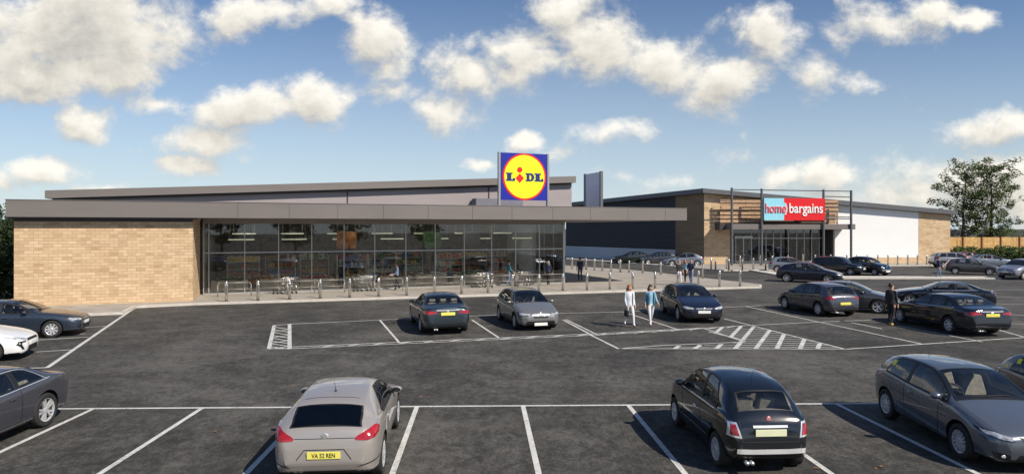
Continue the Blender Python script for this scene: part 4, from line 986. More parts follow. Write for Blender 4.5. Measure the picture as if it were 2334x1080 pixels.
    # param patches for the glass that faces forward or back
    def screen_pts(s, xa, xb, inset, n, yk=1.0):
        rows = []
        for i in range(n+1):
            x = xa+(xb-xa)*i/n; r, A, C_, zt = s.ring(x); lim = max(.1,(C_[0]-inset))*yk; half = [(y,z) for y,z in r[s.iC:] if y <= lim]
            # point exactly at the limit
            for (ya,za),(yb,zb_) in zip(r[s.iC-1:], r[s.iC:]):
                if ya > lim >= yb: half = [(lim, za+(zb_-za)*(ya-lim)/(ya-yb))]+[h for h in half if h[0] < lim-1e-5]; break
            # resample to fixed count
            cnt = 9; pts = []
            for k in range(cnt):
                y = lim*(1-k/(cnt-1)); best = half[-1]
                for (ya,za),(yb,zb_) in zip(half, half[1:]):
                    if ya >= y >= yb: f = 0 if ya==yb else (ya-y)/(ya-yb); best = (y, za+(zb_-za)*f); break
                pts.append((y, best[1]))
            rows.append([(s.X(x), y, z) for y,z in pts]+[(s.X(x), -y, z) for y,z in reversed(pts[:-1])])
        k_ = len(rows[0]); vs = [Vector(p) for r in rows for p in r]; out = []
        for v in vs:
            h = s.bvh.find_nearest(v); nn = h[1]; nn = nn if nn.z > 0 else -nn; out.append((v, nn))
        return out, k_, n
    def screen(s, name, xa, xb, inset, mat, off=.004, n=14, yk=1.0, parent=None):
        pts, k_, n = s.screen_pts(xa, xb, inset, n, yk); out = [v+nn*off for v, nn in pts]
        m = len(out); fs = [(i*k_+j, i*k_+j+1, (i+1)*k_+j+1, (i+1)*k_+j) for i in range(n) for j in range(k_-1)]
        me = bpy.data.meshes.new(name); me.from_pydata(out, [], fs); me.update()
        if sum(p.normal.z for p in me.polygons) < 0: me.flip_normals()
        for p in me.polygons: p.use_smooth = True
        me.materials.append(mat); o = bpy.data.objects.new(name, me); C.objects.link(o); o.parent = parent or s.root
        # black rubber seal round the glass
        fr = MB(); loop = [i for i in range(k_)]+[i*k_+k_-1 for i in range(1,n+1)]+[n*k_+j for j in range(k_-2,-1,-1)]+[i*k_ for i in range(n-1,0,-1)]
        cen = sum((out[i] for i in loop), Vector())/len(loop); L_ = len(loop)
        ring_ = []
        for i in loop: v, nn = pts[i]; d = (v-cen); d = (d-nn*d.dot(nn)).normalized(); ring_.append((v+nn*(off+.003)-d*.028, v+nn*(off+.003)+d*.006))
        for i in range(L_):
            a, b = ring_[i], ring_[(i+1)%L_]; q = [a[0],a[1],b[1],b[0]]
            if (q[1]-q[0]).cross(q[2]-q[0]).dot(pts[loop[i]][1]) < 0: q.reverse()
            fr.add(q, [(0,1,2,3)])
        fr.build('seal', MAT['black'], o)
        return o
    def glass_polys(s, xa, xb, gaps, lo=.035, rear_slope=.0, upkick=None):
        N_ = 40; up = []; dn = []
        for i in range(N_+1):
            x = xa+(xb-xa)*i/N_; r, A, C_, zt = s.ring(x); zu = C_[1]-.025; zl_ = A[1]+lo
            if upkick and x > upkick[0]: zl_ += (x-upkick[0])*upkick[1]
            if rear_slope and x > xb-rear_slope[0]: zu -= (x-(xb-rear_slope[0]))*rear_slope[1]
            if zu-zl_ > .02: up.append((x,zu)); dn.append((x,zl_))
        def sub(x0, x1):
            U = [p for p in up if x0 <= p[0] <= x1]; D_ = [p for p in dn if x0 <= p[0] <= x1]
            return D_+U[::-1] if len(U) > 1 else None
        edges = [xa]+list(gaps)+[xb]; res = []
        for a, b in zip(edges, edges[1:]):
            pl = sub(a+.028 if a != xa else a, b-.028 if b != xb else b)
            if pl: res.append(pl)
        return res, up, dn
    def side_glass(s, xa, xb, gaps, rear_slope=.0, mat=None, hollow=True, upkick=None):
        polys, up, dn = s.glass_polys(xa, xb, gaps, rear_slope=rear_slope, upkick=upkick); mat = mat or MAT['car_glass']
        for view in ('left','right'):
            whole = [(dn[0][0]-.06,dn[0][1]-.008)]+[(x,z-.008) for x,z in dn]+[(x,z+.008) for x,z in up[::-1]]
            if hollow:
                tr = s.line('t', whole, view, None, wd=.030, off=.006, closed=True)
                for g_ in gaps:
                    j = min(range(len(up)), key=lambda i: abs(up[i][0]-g_)); q = s.line('t', [dn[j],up[j]], view, None, wd=.085, off=.0075); tr.add(q.v, q.f)
                tr.build('window_trim', MAT['black'], s.root)
            else: s.patch('window_trim', whole, view, MAT['black'], .003, .07)
            for pl in polys: s.patch('side_window', pl, view, mat, .004 if hollow else .008, .07, skirt=not hollow)
    def wheel(s, x, side, spokes=5, rim=None, twin=False):
        w_ = empty('wheel', (s.X(x), side*(s.W/2-.115), s.R)); w_.parent = s.root
        if side < 0: w_.rotation_euler.z = math.pi
        R_, r_ = s.R, s.R*s.rimk; n = 40 if s.hi else 20
        m = MB(); m.lathe([(r_-.01,-.095),(R_-.03,-.10),(R_-.006,-.085),(R_,-.05),(R_,.05),(R_-.006,.085),(R_-.03,.10),(r_+.006,.098),(r_-.004,.085)], n, axis='y'); m.build('tyre', MAT['rubber'], w_, smooth=True)
        m = MB(); m.lathe([(r_-.002,.09),(r_-.016,.096),(r_-.028,.085),(r_-.032,-.05),(0,-.052)], n, axis='y', mi=0)
        m2 = MB(); k_ = spokes*(2 if twin else 1)
        for i in range(k_):
            a = 2*math.pi*i/spokes if not twin else 2*math.pi*(i//2)/spokes+(.20 if i%2 else -.20)
            wi, wo = (.036,.026) if not twin else (.022,.017)
            if spokes > 8: wi, wo = .026, .036
            M = Matrix.Rotation(a,4,'Y'); k = r_-.02
            m2.add([M @ Vector(p) for p in ((.03,.080,-wi),(k,.092,-wo),(k,.092,wo),(.03,.080,wi),(.03,.04,-wi),(k,.05,-wo),(k,.05,wo),(.03,.04,wi))], [(0,1,2,3)[::-1],(0,4,5,1)[::-1],(3,2,6,7)[::-1],(4,7,6,5)[::-1]])
        m2.lathe([(.062,.045),(.062,.082),(.05,.090),(0,.091)], 16, axis='y'); m2.lathe([(r_-.03,.05),(r_-.030,.088),(r_-.016,.096),(r_-.002,.09),(r_-.002,.06)], n, axis='y')
        m.build('rim_barrel', MAT['black'], w_, smooth=True); m2.build('rim', rim or MAT['alloy'], w_)
        return w_
    def wheels(s, **kw):
        for x in (s.fo, s.fo+s.wb):
            for sd__ in (1,-1): s.wheel(x, sd__, **kw)
    def mirrors(s, x, z, mat=None, big=1.0):
        for sg_ in (1,-1):
            q = s.snap((s.X(x), 2*sg_, z), (0,-sg_,0), 0) or Vector((s.X(x), sg_*s.W*.45, z))
            m = MB(); m.sphere((q.x+.01, q.y+sg_*.11, z+.055), (.075*big,.105*big,.062*big), 12, 8); o = m.build('wing_mirror', mat or s.paint, s.root, smooth=True)
            m = MB(); m.box((q.x-.03, min(q.y-sg_*.02,q.y+sg_*.06), z-.012),(q.x+.04, max(q.y-sg_*.02,q.y+sg_*.06), z+.022)); m.build('mirror_arm', MAT['black'], o)
            m = MB(); m.sphere((q.x-.058*big, q.y+sg_*.11, z+.055), (.018,.085*big,.046*big), 10, 6); m.build('mirror_glass', MAT['car_glass'], o, smooth=True)
    def handles(s, xs_, z, mat=None):
        for sg_ in (1,-1):
            for x in xs_:
                q = s.snap((s.X(x), 2*sg_, z), (0,-sg_,0), .018)
                if q: m = MB(); m.sphere((0,0,0), (.095,.014,.018), 10, 6); o = m.build('door_handle', mat or s.paint, s.root, smooth=True); o.location = q
    def seams(s, xs_, zt_, zb_, frames=True):
        for view in ('left','right'):
            m = MB()
            for x, lean in xs_:
                r, A, C_, zz = s.ring(x); g_ = s.line('seam', [(x,A[1]+.01),(x+lean*.3,(A[1]+zb_)/2),(x+lean,zb_+.05)], view, None); m.add(g_.v, g_.f)
            x0, x1 = min(x for x,_ in xs_), max(x for x,_ in xs_); g_ = s.line('seam', [(x0+.0,zb_+.05),(x1+xs_[-1][1],zb_+.05)], view, None); m.add(g_.v, g_.f)
            m.build('door_seam', MAT['black'], s.root)
    def strip(s, name, pts, view, mat, wd=.012, off=.004, closed=False, parent=None):
        g_ = s.line(name, pts, view, mat, wd, off, closed=closed)
        if g_.v: return g_.build(name, mat, parent or s.root)
    def plate(s, view, z, mat, text=None, y=0.0, tilt=0, off=.012):
        d = -1 if view == 'rear' else 1; q = s.snap((d*(s.L/2+1), y, z), (-d,0,0), off) or Vector((d*s.L/2,y,z))
        q2 = s.snap((d*(s.L/2+1), y, z+.05), (-d,0,0), off); q3 = s.snap((d*(s.L/2+1), y, z-.05), (-d,0,0), off)
        xx = max([abs(k.x) for k in (q,q2,q3) if k])*d
        m = MB(); m.box((-.009,-.26,-.056),(.006,.26,.056)); o = m.build('number_plate', mat, s.root, bevel=.003); o.location = (xx,y,z)
        if text:
            t = text_mesh(text, .098, MAT['ink'], 'lettering', o, (-.0095,0,-.034) if d<0 else (.0065,0,-.034), .80, .001, .0022, (90,0,-90 if d<0 else 90))
        return o
    def badge(s, view, z, r, mat, y=0.0):
        d = -1 if view == 'rear' else 1; q = s.snap((d*(s.L/2+1), y, z), (-d,0,0), .004)
        if q: m = MB(); m.lathe([(0,-.006),(r,-.006),(r,.004),(r*.8,.010),(0,.012)][::d] if d>0 else [(0,.006),(r,.006),(r,-.004),(r*.8,-.010),(0,-.012)], 20, axis='x'); o = m.build('badge', mat, s.root, smooth=False); o.location = q; return o
    def put(s, side, front=None, rear=None, heading=None):
        tr = s.W/2; yl = tr if side == 'L' else -tr; xf, xr = s.X(s.fo), s.X(s.fo+s.wb)
        place_car(s, side, front, rear, heading)
def place_car(s, side, front=None, rear=None, heading=None, obj=None, scale=None):
    obj = obj or s.root; yl = (s.W/2-.02)*(1 if side == 'L' else -1); xf, xr = s.X(s.fo), s.X(s.fo+s.wb)
    F_ = gp(*front) if front else None; R_ = gp(*rear) if rear else None
    k = scale or 1.0
    if F_ is not None and R_ is not None:
        k = scale or min(1.045, max(.94, (F_-R_).length/s.wb))
        d = (F_-R_); a = math.atan2(d.y, d.x) if heading is None else heading; mid_ = (F_+R_)/2; loc = Vector(((xf+xr)/2, yl, 0))
        print('car %s wheelbase in photo %.2f, built %.2f, heading %.1f' % (obj.name, d.length, s.wb, math.degrees(a)))
    else: a = heading; mid_ = F_ if F_ is not None else R_; loc = Vector((xf if F_ is not None else xr, yl, 0))
    rot = Matrix.Rotation(a,3,'Z'); p = mid_-rot @ (loc*k); obj.location = (p.x, p.y, 0); obj.rotation_euler = (0,0,a); obj.scale = (k,k,k)

PL = lambda L, a=.62, b=.66: [(0,a),(.04,a+.10),(.12,.85),(.35,.945),(.8,.985),(1.4,1.0),(L*.6,1.0),(L-.9,.99),(L-.4,.955),(L-.14,.88),(L-.04,b+.10),(L,b)]
BT = lambda L: [(0,.40),(.03,.27),(.15,.20),(.8,.19),(L-.9,.20),(L-.25,.24),(L-.05,.32),(L,.44)]
S_SPORT = dict(L=4.26,W=1.74,wb=2.58,fo=.88,R=.335,rimk=.70,tum=.38,sh=pchip([(0,.035),(1.6,.04),(2.6,.06),(3.4,.115),(4.0,.11),(4.26,.06)]),
  top=[(0,.50),(.02,.62),(.1,.70),(.5,.84),(1.0,.945),(1.25,.99),(1.55,1.14),(1.95,1.31),(2.3,1.385),(2.8,1.40),(3.25,1.365),(3.62,1.29),(3.90,1.13),(4.08,1.01),(4.16,.94),(4.23,.72),(4.26,.5)],
  belt=[(0,.58),(.5,.76),(1.2,.885),(2.5,.92),(3.2,.97),(3.7,1.0),(4.05,.93),(4.2,.80),(4.26,.55)], bot=BT(4.26),
  plan=[(0,.62),(.04,.72),(.12,.83),(.35,.93),(.8,.975),(1.6,.97),(2.6,.975),(3.3,1.0),(3.75,.985),(4.0,.94),(4.16,.86),(4.26,.68)])
S_MINI = dict(L=3.55,W=1.48,wb=2.30,fo=.66,R=.29,rimk=.68,tum=.30,sh=pchip([(0,.035),(1.4,.045),(2.6,.07),(3.2,.085),(3.55,.05)]),
  top=[(0,.48),(.02,.60),(.08,.70),(.3,.86),(.7,.97),(.92,1.02),(1.2,1.22),(1.5,1.39),(1.85,1.475),(2.2,1.49),(2.6,1.46),(2.95,1.38),(3.12,1.28),(3.30,1.08),(3.42,.94),(3.49,.82),(3.53,.62),(3.55,.45)],
  belt=[(0,.56),(.4,.80),(.95,.93),(2.4,.95),(3.1,.96),(3.4,.88),(3.5,.7),(3.55,.52)], bot=BT(3.55),
  plan=[(0,.60),(.04,.71),(.12,.82),(.3,.92),(.6,.98),(1.2,.985),(2.4,.99),(2.9,1.0),(3.2,.96),(3.42,.88),(3.51,.80),(3.55,.72)])
S_HATCH = dict(L=4.10,W=1.72,wb=2.50,fo=.84,R=.315,rimk=.68,tum=.45,
  top=[(0,.48),(.02,.60),(.1,.69),(.45,.83),(.9,.94),(1.08,.985),(1.45,1.18),(1.85,1.365),(2.15,1.43),(2.6,1.445),(3.1,1.425),(3.55,1.35),(3.75,1.24),(3.92,1.03),(4.02,.92),(4.07,.7),(4.10,.48)],
  belt=[(0,.56),(.5,.74),(1.1,.875),(2.4,.93),(3.4,.985),(3.8,.96),(4.0,.84),(4.10,.54)], bot=BT(4.10), plan=PL(4.10,.60,.68))
S_SALOON = dict(L=4.70,W=1.83,wb=2.76,fo=.90,R=.325,rimk=.69,tum=.48,
  top=[(0,.50),(.02,.62),(.1,.70),(.5,.83),(1.1,.94),(1.38,.985),(1.75,1.16),(2.15,1.34),(2.5,1.41),(3.0,1.425),(3.4,1.38),(3.75,1.26),(4.05,1.11),(4.20,1.065),(4.5,1.035),(4.62,1.0),(4.66,.85),(4.68,.7),(4.70,.5)],
  belt=[(0,.58),(.6,.76),(1.3,.885),(2.6,.93),(3.8,.985),(4.4,.95),(4.62,.86),(4.70,.56)], bot=BT(4.70), plan=PL(4.70,.64,.70))
S_COUPE = dict(S_SALOON, L=4.62, W=1.85, R=.345, rimk=.73, top=[(0,.50),(.02,.62),(.1,.70),(.5,.83),(1.15,.935),(1.48,.985),(1.85,1.14),(2.25,1.31),(2.6,1.37),(3.0,1.375),(3.35,1.33),(3.75,1.19),(4.05,1.06),(4.20,1.02),(4.45,.995),(4.55,.965),(4.59,.82),(4.61,.66),(4.62,.5)],
  belt=[(0,.58),(.6,.76),(1.3,.88),(2.6,.925),(3.8,.975),(4.35,.93),(4.55,.84),(4.62,.56)], bot=BT(4.62), plan=PL(4.62,.64,.70))
S_SUV = dict(L=4.35,W=1.82,wb=2.62,fo=.85,R=.35,rimk=.64,tum=.34,
  top=[(0,.60),(.02,.76),(.1,.88),(.45,1.0),(.95,1.09),(1.1,1.13),(1.42,1.36),(1.75,1.56),(2.05,1.62),(2.6,1.64),(3.3,1.62),(3.85,1.55),(4.05,1.42),(4.2,1.18),(4.29,1.05),(4.33,.8),(4.35,.58)],
  belt=[(0,.68),(.5,.9),(1.1,1.03),(2.4,1.06),(3.7,1.10),(4.1,1.06),(4.35,.64)], bot=[(0,.48),(.03,.36),(.15,.29),(.8,.27),(3.4,.27),(4.1,.30),(4.3,.38),(4.35,.5)], plan=PL(4.35,.66,.74))
S_CIVIC = dict(S_HATCH, L=4.37, W=1.80, wb=2.70, fo=.88, R=.335, rimk=.7,
  top=[(0,.52),(.03,.64),(.16,.73),(.5,.85),(.9,.95),(1.15,1.02),(1.55,1.22),(2.0,1.40),(2.35,1.455),(2.8,1.46),(3.3,1.41),(3.75,1.30),(4.0,1.13),(4.2,1.02),(4.30,.95),(4.35,.7),(4.37,.5)],
  belt=[(0,.58),(.5,.78),(1.2,.9),(2.4,.95),(3.4,1.0),(4.0,.98),(4.25,.86),(4.37,.56)], bot=BT(4.37), plan=PL(4.37,.55,.68))

paints = {k: carpaint('paint_'+k, c, me, r) for k, (c, me, r) in dict(
  silver=((0.50,0.455,0.42),.5,.33), black=((0.005,0.007,0.011),.0,.13), steelblue=((0.13,0.15,0.185),.5,.26), slate=((0.085,0.086,0.105),.5,.28), bluegrey=((0.045,0.062,0.095),.55,.28),
  white=((0.88,0.88,0.88),.0,.30), teal=((0.035,0.050,0.062),.55,.3), gunmetal=((0.27,0.265,0.265),.55,.3), navy=((0.012,0.016,0.040),.45,.25), umber=((0.13,0.12,0.125),.6,.3),
  midnight=((0.007,0.010,0.022),.2,.2), lilac=((0.30,0.31,0.37),.5,.3), green=((0.012,0.022,0.016),.4,.3), paleblue=((0.22,0.25,0.31),.5,.3), wine=((0.20,0.02,0.02),.3,.3)).items()}

def sym(poly): return [poly, [(-y,z) for y,z in poly]]
def generic(spec, name, paint, kind, hi=True, lights=True, doors=2, spokes=5, twin=False, handles=True, glass=None):
    """the common parts every car shares, driven by the profile"""
    c = Car(spec, name, paint, hi); L = c.L
    p = {'hatch': dict(ws=(1.12,1.93),rw=(3.60,3.93),sg=(1.30,3.68),gaps=(2.28,3.10) if doors==2 else (2.55,),rs=(.50,1.0),mx=1.42),
         'civic': dict(ws=(1.2,2.1),rw=(3.72,4.1),sg=(1.42,3.85),gaps=(2.45,3.3),rs=(.6,.8),mx=1.55),
         'sport': dict(ins=.075,ws=(1.30,2.05),rw=(3.70,4.09),sg=(1.45,3.55),gaps=(2.75,),rs=(.75,.55),mx=1.62),
         'mini': dict(ins=.075,ws=(.98,1.55),rw=(3.08,3.33),sg=(1.08,3.00),gaps=(2.15,),rs=(.42,.75),mx=1.22),
         'saloon': dict(ws=(1.42,2.20),rw=(3.48,4.02),sg=(1.62,3.98),gaps=(2.55,3.38),rs=(.55,.35),mx=1.75),
         'coupe': dict(ws=(1.52,2.28),rw=(3.46,4.02),sg=(1.72,3.86),gaps=(2.88,),rs=(.6,.35),mx=1.85),
         'suv': dict(ws=(1.14,1.72),rw=(3.98,4.19),sg=(1.30,4.02),gaps=(2.25,3.15),rs=(.40,1.0),mx=1.42)}[kind]
    c.p = p; gl = glass if (hi and glass) else (MAT['clear_car_glass'] if hi else MAT['car_glass'])
    if hi: c.hollow(p)
    c.finish()
    c.screen('windscreen', p['ws'][0], p['ws'][1], .035, MAT['clear_car_glass'] if hi else gl)
    c.screen('rear_window', p['rw'][0], p['rw'][1], p.get('ins',.03), gl)
    c.side_glass(p['sg'][0], p['sg'][1], p['gaps'], rear_slope=p['rs'], mat=gl, hollow=hi)
    c.wheels(spokes=spokes, twin=twin)
    bz = c.fbt(p['mx']); c.mirrors(p['mx'], bz+.03)
    dx = [(p['sg'][0]+.12,.05)]+[(g_,.02) for g_ in p['gaps'][:2]]
    if len(p['gaps']) == 1: dx[-1] = (p['gaps'][0]+.05, .0)
    c.seams(dx, None, .26)
    if handles: c.handles([g_-.20 for g_ in p['gaps'][:2]], c.fbt(p['gaps'][0])-.13)
    # lower sills, bumpers in darker plastic
    c.patch('rear_bumper_insert', [(-c.W*.33,.235),(c.W*.33,.235),(c.W*.30,.34),(-c.W*.30,.34)] if kind!='suv' else [(-c.W*.4,.40),(c.W*.4,.40),(c.W*.38,.62),(-c.W*.38,.62)], 'rear', MAT['black'])
    m = MB(); 
    for sg_ in (1,-1):
        x = L-.14; m.tube((c.X(x), sg_*c.W*.27 if sg_>0 else c.W*.27-.085, .235),(c.X(L+.0), sg_*c.W*.27 if sg_>0 else c.W*.27-.085, .235), .032, n=10)
    m.build('exhaust', MAT['chrome'], c.root, smooth=True)
    return c
def front_face(c, z_light, hl, grille, intake, plate_z=.36, badge_z=None, bar=None):
    for poly in sym(hl):
        cy = sum(q[0] for q in poly)/len(poly); cz_ = sum(q[1] for q in poly)/len(poly)
        b_ = c.patch('headlight', poly, 'front', MAT['black'], .005, .035)
        c.patch('lens', [(cy+(y-cy)*.86, cz_+(z-cz_)*.72) for y,z in poly], 'front', MAT['lamp_clear'], .010, .03, parent=b_)
    if grille: c.patch('grille', grille, 'front', MAT['black'], .005, .05)
    if intake: c.patch('air_intake', intake, 'front', MAT['black'], .005, .05)
    if bar:
        for b in bar: c.strip('grille_bar', b, 'front', MAT['chrome'], .022, .012)
    c.plate('front', plate_z, MAT['plate_w'])
    if badge_z: c.badge('front', badge_z, .05, MAT['chrome'])
def hl_poly(c, x_in=.40, x_out=.97, z0=.60, z1=.68, zo=.72):
    w_ = c.W/2; return [(w_*x_in,z0),(w_*.75,z0-.015),(w_*x_out,z1-.01),(w_*x_out,zo),(w_*.85,zo+.005),(w_*x_in,z0+.055)]
def std_front(c, dz=0.0):
    w_ = c.W/2
    front_face(c, 0, hl_poly(c, .46, .93, .575+dz, .62+dz, .70+dz), [(-w_*.36,.565+dz),(w_*.36,.565+dz),(w_*.40,.635+dz),(-w_*.40,.635+dz)], [(-w_*.55,.25+dz),(w_*.55,.25+dz),(w_*.48,.40+dz),(-w_*.48,.40+dz)], .47+dz, .60+dz, [[(-w_*.36,.60+dz),(w_*.36,.60+dz)]])
    for sg_ in (1,-1): c.patch('fog_lamp_recess', [(sg_*w_*.62,.27+dz),(sg_*w_*.80,.29+dz),(sg_*w_*.80,.38+dz),(sg_*w_*.60,.37+dz)], 'front', MAT['black'], .005, .05)
def std_rear(c, z=.80, z1=.93, plate_z=.62, kind='hatch', inner=.56, outer=.93, plate=None):
    w_ = c.W/2
    for poly in sym([(w_*inner,z+.02),(w_*.80,z-.02),(w_*outer,z),(w_*outer,z1),(w_*.80,z1+.01),(w_*(inner+.04),z+.09)]):
        o = c.patch('tail_light', poly, 'rear', MAT['lamp_red'], .006, .035)
    c.plate('rear', plate_z, plate or MAT['plate_y']); c.badge('rear', (z+z1)/2+.02, .045, MAT['chrome'])
    g_ = c.line('seam', [(-w_*.62,plate_z+.13),(-w_*.50,plate_z-.10),(w_*.50,plate_z-.10),(w_*.62,plate_z+.13)], 'rear', None); g_.build('boot_seam', MAT['black'], c.root)

fg = math.atan2(-1,.046)        # heading of cars in the front bays that face the viewer
# ---- silver sports hatch, seen from behind
c = generic(S_SPORT, 'parked_car', paints['silver'], 'sport', spokes=5, twin=True, glass=MAT['dark_car_glass'])
for poly in sym([(.825,.935),(.80,.975),(.75,.98),(.66,.94),(.53,.88),(.475,.84),(.49,.81),(.68,.80),(.78,.82),(.82,.865)]):
    o = c.patch('tail_light', poly, 'rear', MAT['lamp_red'], .008, .03)
    yy_ = [(y*.86+(.10 if y>0 else -.10), z) for y,z in poly]
c.plate('rear', .595, MAT['plate_y'], 'VA 52 REN'); c.badge('rear', .875, .055, MAT['chrome'])
g_ = c.line('s', [(-.43,.52),(-.31,.675),(.31,.675),(.43,.52)], 'rear', None, wd=.014); g_.build('boot_seam', MAT['black'], c.root)
g_ = c.line('s', [(-.47,.84),(.47,.84)], 'rear', None, wd=.010); g_.build('boot_seam', MAT['black'], c.root)
for sg_ in (1,-1): c.patch('reflector', [(sg_*.52,.40),(sg_*.82,.445),(sg_*.84,.47),(sg_*.60,.43)], 'rear', MAT['black'], .006)
m = MB(); q = c.snap((c.X(3.25), 0, 3), (0,0,-1), 0); m.sphere((q.x,0,q.z), (.05,.02,.022), 10, 6); m.tube((q.x,0,q.z+.01),(q.x-.13,0,q.z+.19),.006,.003,6); m.build('aerial', MAT['black'], c.root, smooth=True)
m = MB(); g_ = c.line('s', [(3.50,-.46),(3.50,.46)], 'top', None, wd=.012); g_.build('roof_seam', MAT['black'], c.root)
c.put('R', (908,972), (875,1076)); sport = c
tag(c.root, 'silver sports hatchback seen from behind in a front bay, yellow plate VA 52 REN', 'car', 'cars parked in the front row')
# ---- black retro city car, seen from behind
c = generic(S_MINI, 'parked_car', paints['black'], 'mini', spokes=9, handles=False)
w_ = c.W/2
for poly in sym([(.545,.88),(.655,.885),(.675,.66),(.48,.64)]):
    o = c.patch('tail_light_surround', poly, 'rear', MAT['chrome'], .006, .03)
    cy_ = sum(p[0] for p in poly)/4; c.patch('tail_light', [(cy_+(y-cy_)*.62, .765+(z-.765)*.72) for y,z in poly], 'rear', MAT['lamp_red'], .012, .03)
c.plate('rear', .725, MAT['plate_cream']); c.badge('rear', .925, .042, M_('pink_badge', (0.55,0.20,0.22), .3))
c.strip('boot_handle', [(-.29,.815),(.29,.815)], 'rear', MAT['bright_bar'], .035, .022)
c.strip('bumper_bar', [(-.56,.44),(-.3,.43),(.3,.43),(.56,.44)], 'rear', MAT['bright_bar'], .075, .022)
g_ = c.line('s', [(-.50,.90),(-.47,.58),(.47,.58),(.50,.90)], 'rear', None, wd=.012); g_.build('boot_seam', MAT['rubber'], c.root)
for v in ('left','right'):
    c.strip('waist_trim', [(1.05,c.fbt(1.1)+.005),(2.9,c.fbt(2.9)+.005)], v, MAT['chrome'], .014, .014); c.strip('sill_moulding', [(.98,.42),(2.55,.42)], v, MAT['chrome'], .012, .012)
c.handles([1.98], .78, MAT['chrome'])
m = MB(); m.tube((c.X(2.75),0,c.ft(2.75)),(c.X(2.86),0,c.ft(2.75)+.17),.005,.003,6); m.build('aerial', MAT['black'], c.root)
for sg_ in (1,-1):
    c.patch('headlight', [(sg_*.50+.10*math.cos(a), .68+.085*math.sin(a)) for a in [R(22.5*k) for k in range(16)]], 'front', MAT['lamp_clear'], .010, .04)
c.plate('front', .36, MAT['plate_w']); c.strip('bumper_bar', [(-.60,.46),(.60,.46)], 'front', MAT['chrome'], .05, .02); c.badge('front', .72, .05, MAT['chrome'])
c.patch('air_intake', [(-.42,.24),(.42,.24),(.38,.31),(-.38,.31)], 'front', MAT['black'])
c.put('L', (1537,968), (1630,1060)); mini = c
tag(c.root, 'black retro city car seen from behind in a front bay, chrome bumper bar', 'car', 'cars parked in the front row')
# ---- grey hatchback at lower right, facing the viewer
c = generic(S_HATCH, 'parked_car', paints['steelblue'], 'hatch', doors=1, spokes=7, twin=True); w_ = c.W/2
front_face(c, 0, [(w_*.50,.565),(w_*.72,.575),(w_*.93,.655),(w_*.94,.715),(w_*.78,.70),(w_*.55,.635)], [(-w_*.30,.53),(w_*.30,.53),(w_*.42,.635),(-w_*.42,.635)], [(-w_*.52,.235),(w_*.52,.235),(w_*.42,.36),(-w_*.42,.36)], .44, .66, None)
for sg_ in (1,-1):
    c.patch('fog_lamp_recess', [(sg_*w_*.58,.25),(sg_*w_*.82,.28),(sg_*w_*.86,.39),(sg_*w_*.60,.36)], 'front', MAT['black'], .005, .05)
    q = c.snap((c.L/2+1, sg_*w_*.70, .325), (-1,0,0), .01); m = MB(); m.sphere((0,0,0), (.012,.045,.03), 12, 8); o = m.build('fog_lamp', MAT['lamp_clear'], c.root, smooth=True); o.location = q
for v in ('left','right'): c.strip('body_crease', [(1.2,.66),(2.4,.70),(3.5,.745)], v, MAT['black'], .007, .003)
std_rear(c)
m = MB(); q = c.snap((c.X(3.2),0,3),(0,0,-1),0); m.tube(q,(q.x-.06,0,q.z+.17),.007,.004,6); m.build('aerial', MAT['black'], c.root)
for sg_ in (1,-1): c.strip('wiper', [(1.17,sg_*.05-.3),(1.22,sg_*.05+.25)], 'top', MAT['black'], .016, .014)
c.put('R', (2185,1045), (2018,952)); grey = c
tag(c.root, 'steel grey three door hatchback facing the viewer in a front bay at lower right', 'car', 'cars parked in the front row')
# seats and steering wheel are behind the tinted glass; orange tax sticker on the rear side glass
o = c.patch('sticker', [(3.18,1.17),(3.28,1.16),(3.30,1.26),(3.20,1.27)], 'right', MAT['yellow_sign'], .012, .05)
def clone(src, side, label, group, paint=None, **kw):
    r = copy_tree(src.root); place_car(src, side, obj=r, **kw); tag(r, label, 'car', group)
    if paint:
        for ch in bpy.data.objects:
            p_ = ch.parent
            if p_ is not None and (p_ == r or p_.parent == r) and ch.type == 'MESH':
                if any(sl.material == src.paint for sl in ch.material_slots):
                    ch.data = ch.data.copy()
                    for i, mt in enumerate(ch.data.materials):
                        if mt == src.paint: ch.data.materials[i] = paint
    return r
GF, GM, GR, GB, GL = 'cars parked in the front row', 'cars parked in the centre bays', 'cars parked in the right hand bays', 'cars parked far off before the second store', 'cars parked at the left edge'
hd = math.radians(-86.5)
clone(grey, 'R', 'grey hatchback cut off by the right edge behind the steel grey one', GF, paints['umber'], rear=(2300,948), heading=grey.root.rotation_euler.z)
# ---- grey coupe lower left, facing the viewer
c = generic(S_COUPE, 'parked_car', paints['slate'], 'coupe', spokes=5, twin=True); std_rear(c, .78, .90, .60, outer=.82); std_front(c, .02); coupe = c
for v in ('left','right'):
    N_ = 16; pts = []
    for i in range(N_+1): x = 1.66+(3.84-1.66)*i/N_; r, A, C_, z_ = c.ring(x); pts.append((x, max(A[1]+.02, C_[1]-.01-max(0,x-3.26)*.35)))
    c.strip('window_chrome', pts+[(3.84,c.fbt(3.84)+.02)]+[(x,c.fbt(x)+.012) for x in (3.3,2.6,2.0,1.66)], v, MAT['chrome'], .014, .010)
c.put('L', rear=(107,971), heading=math.atan2(-1,.035))
tag(c.root, 'dark grey coupe with chrome window line half cut off by the left edge', 'car', GL)
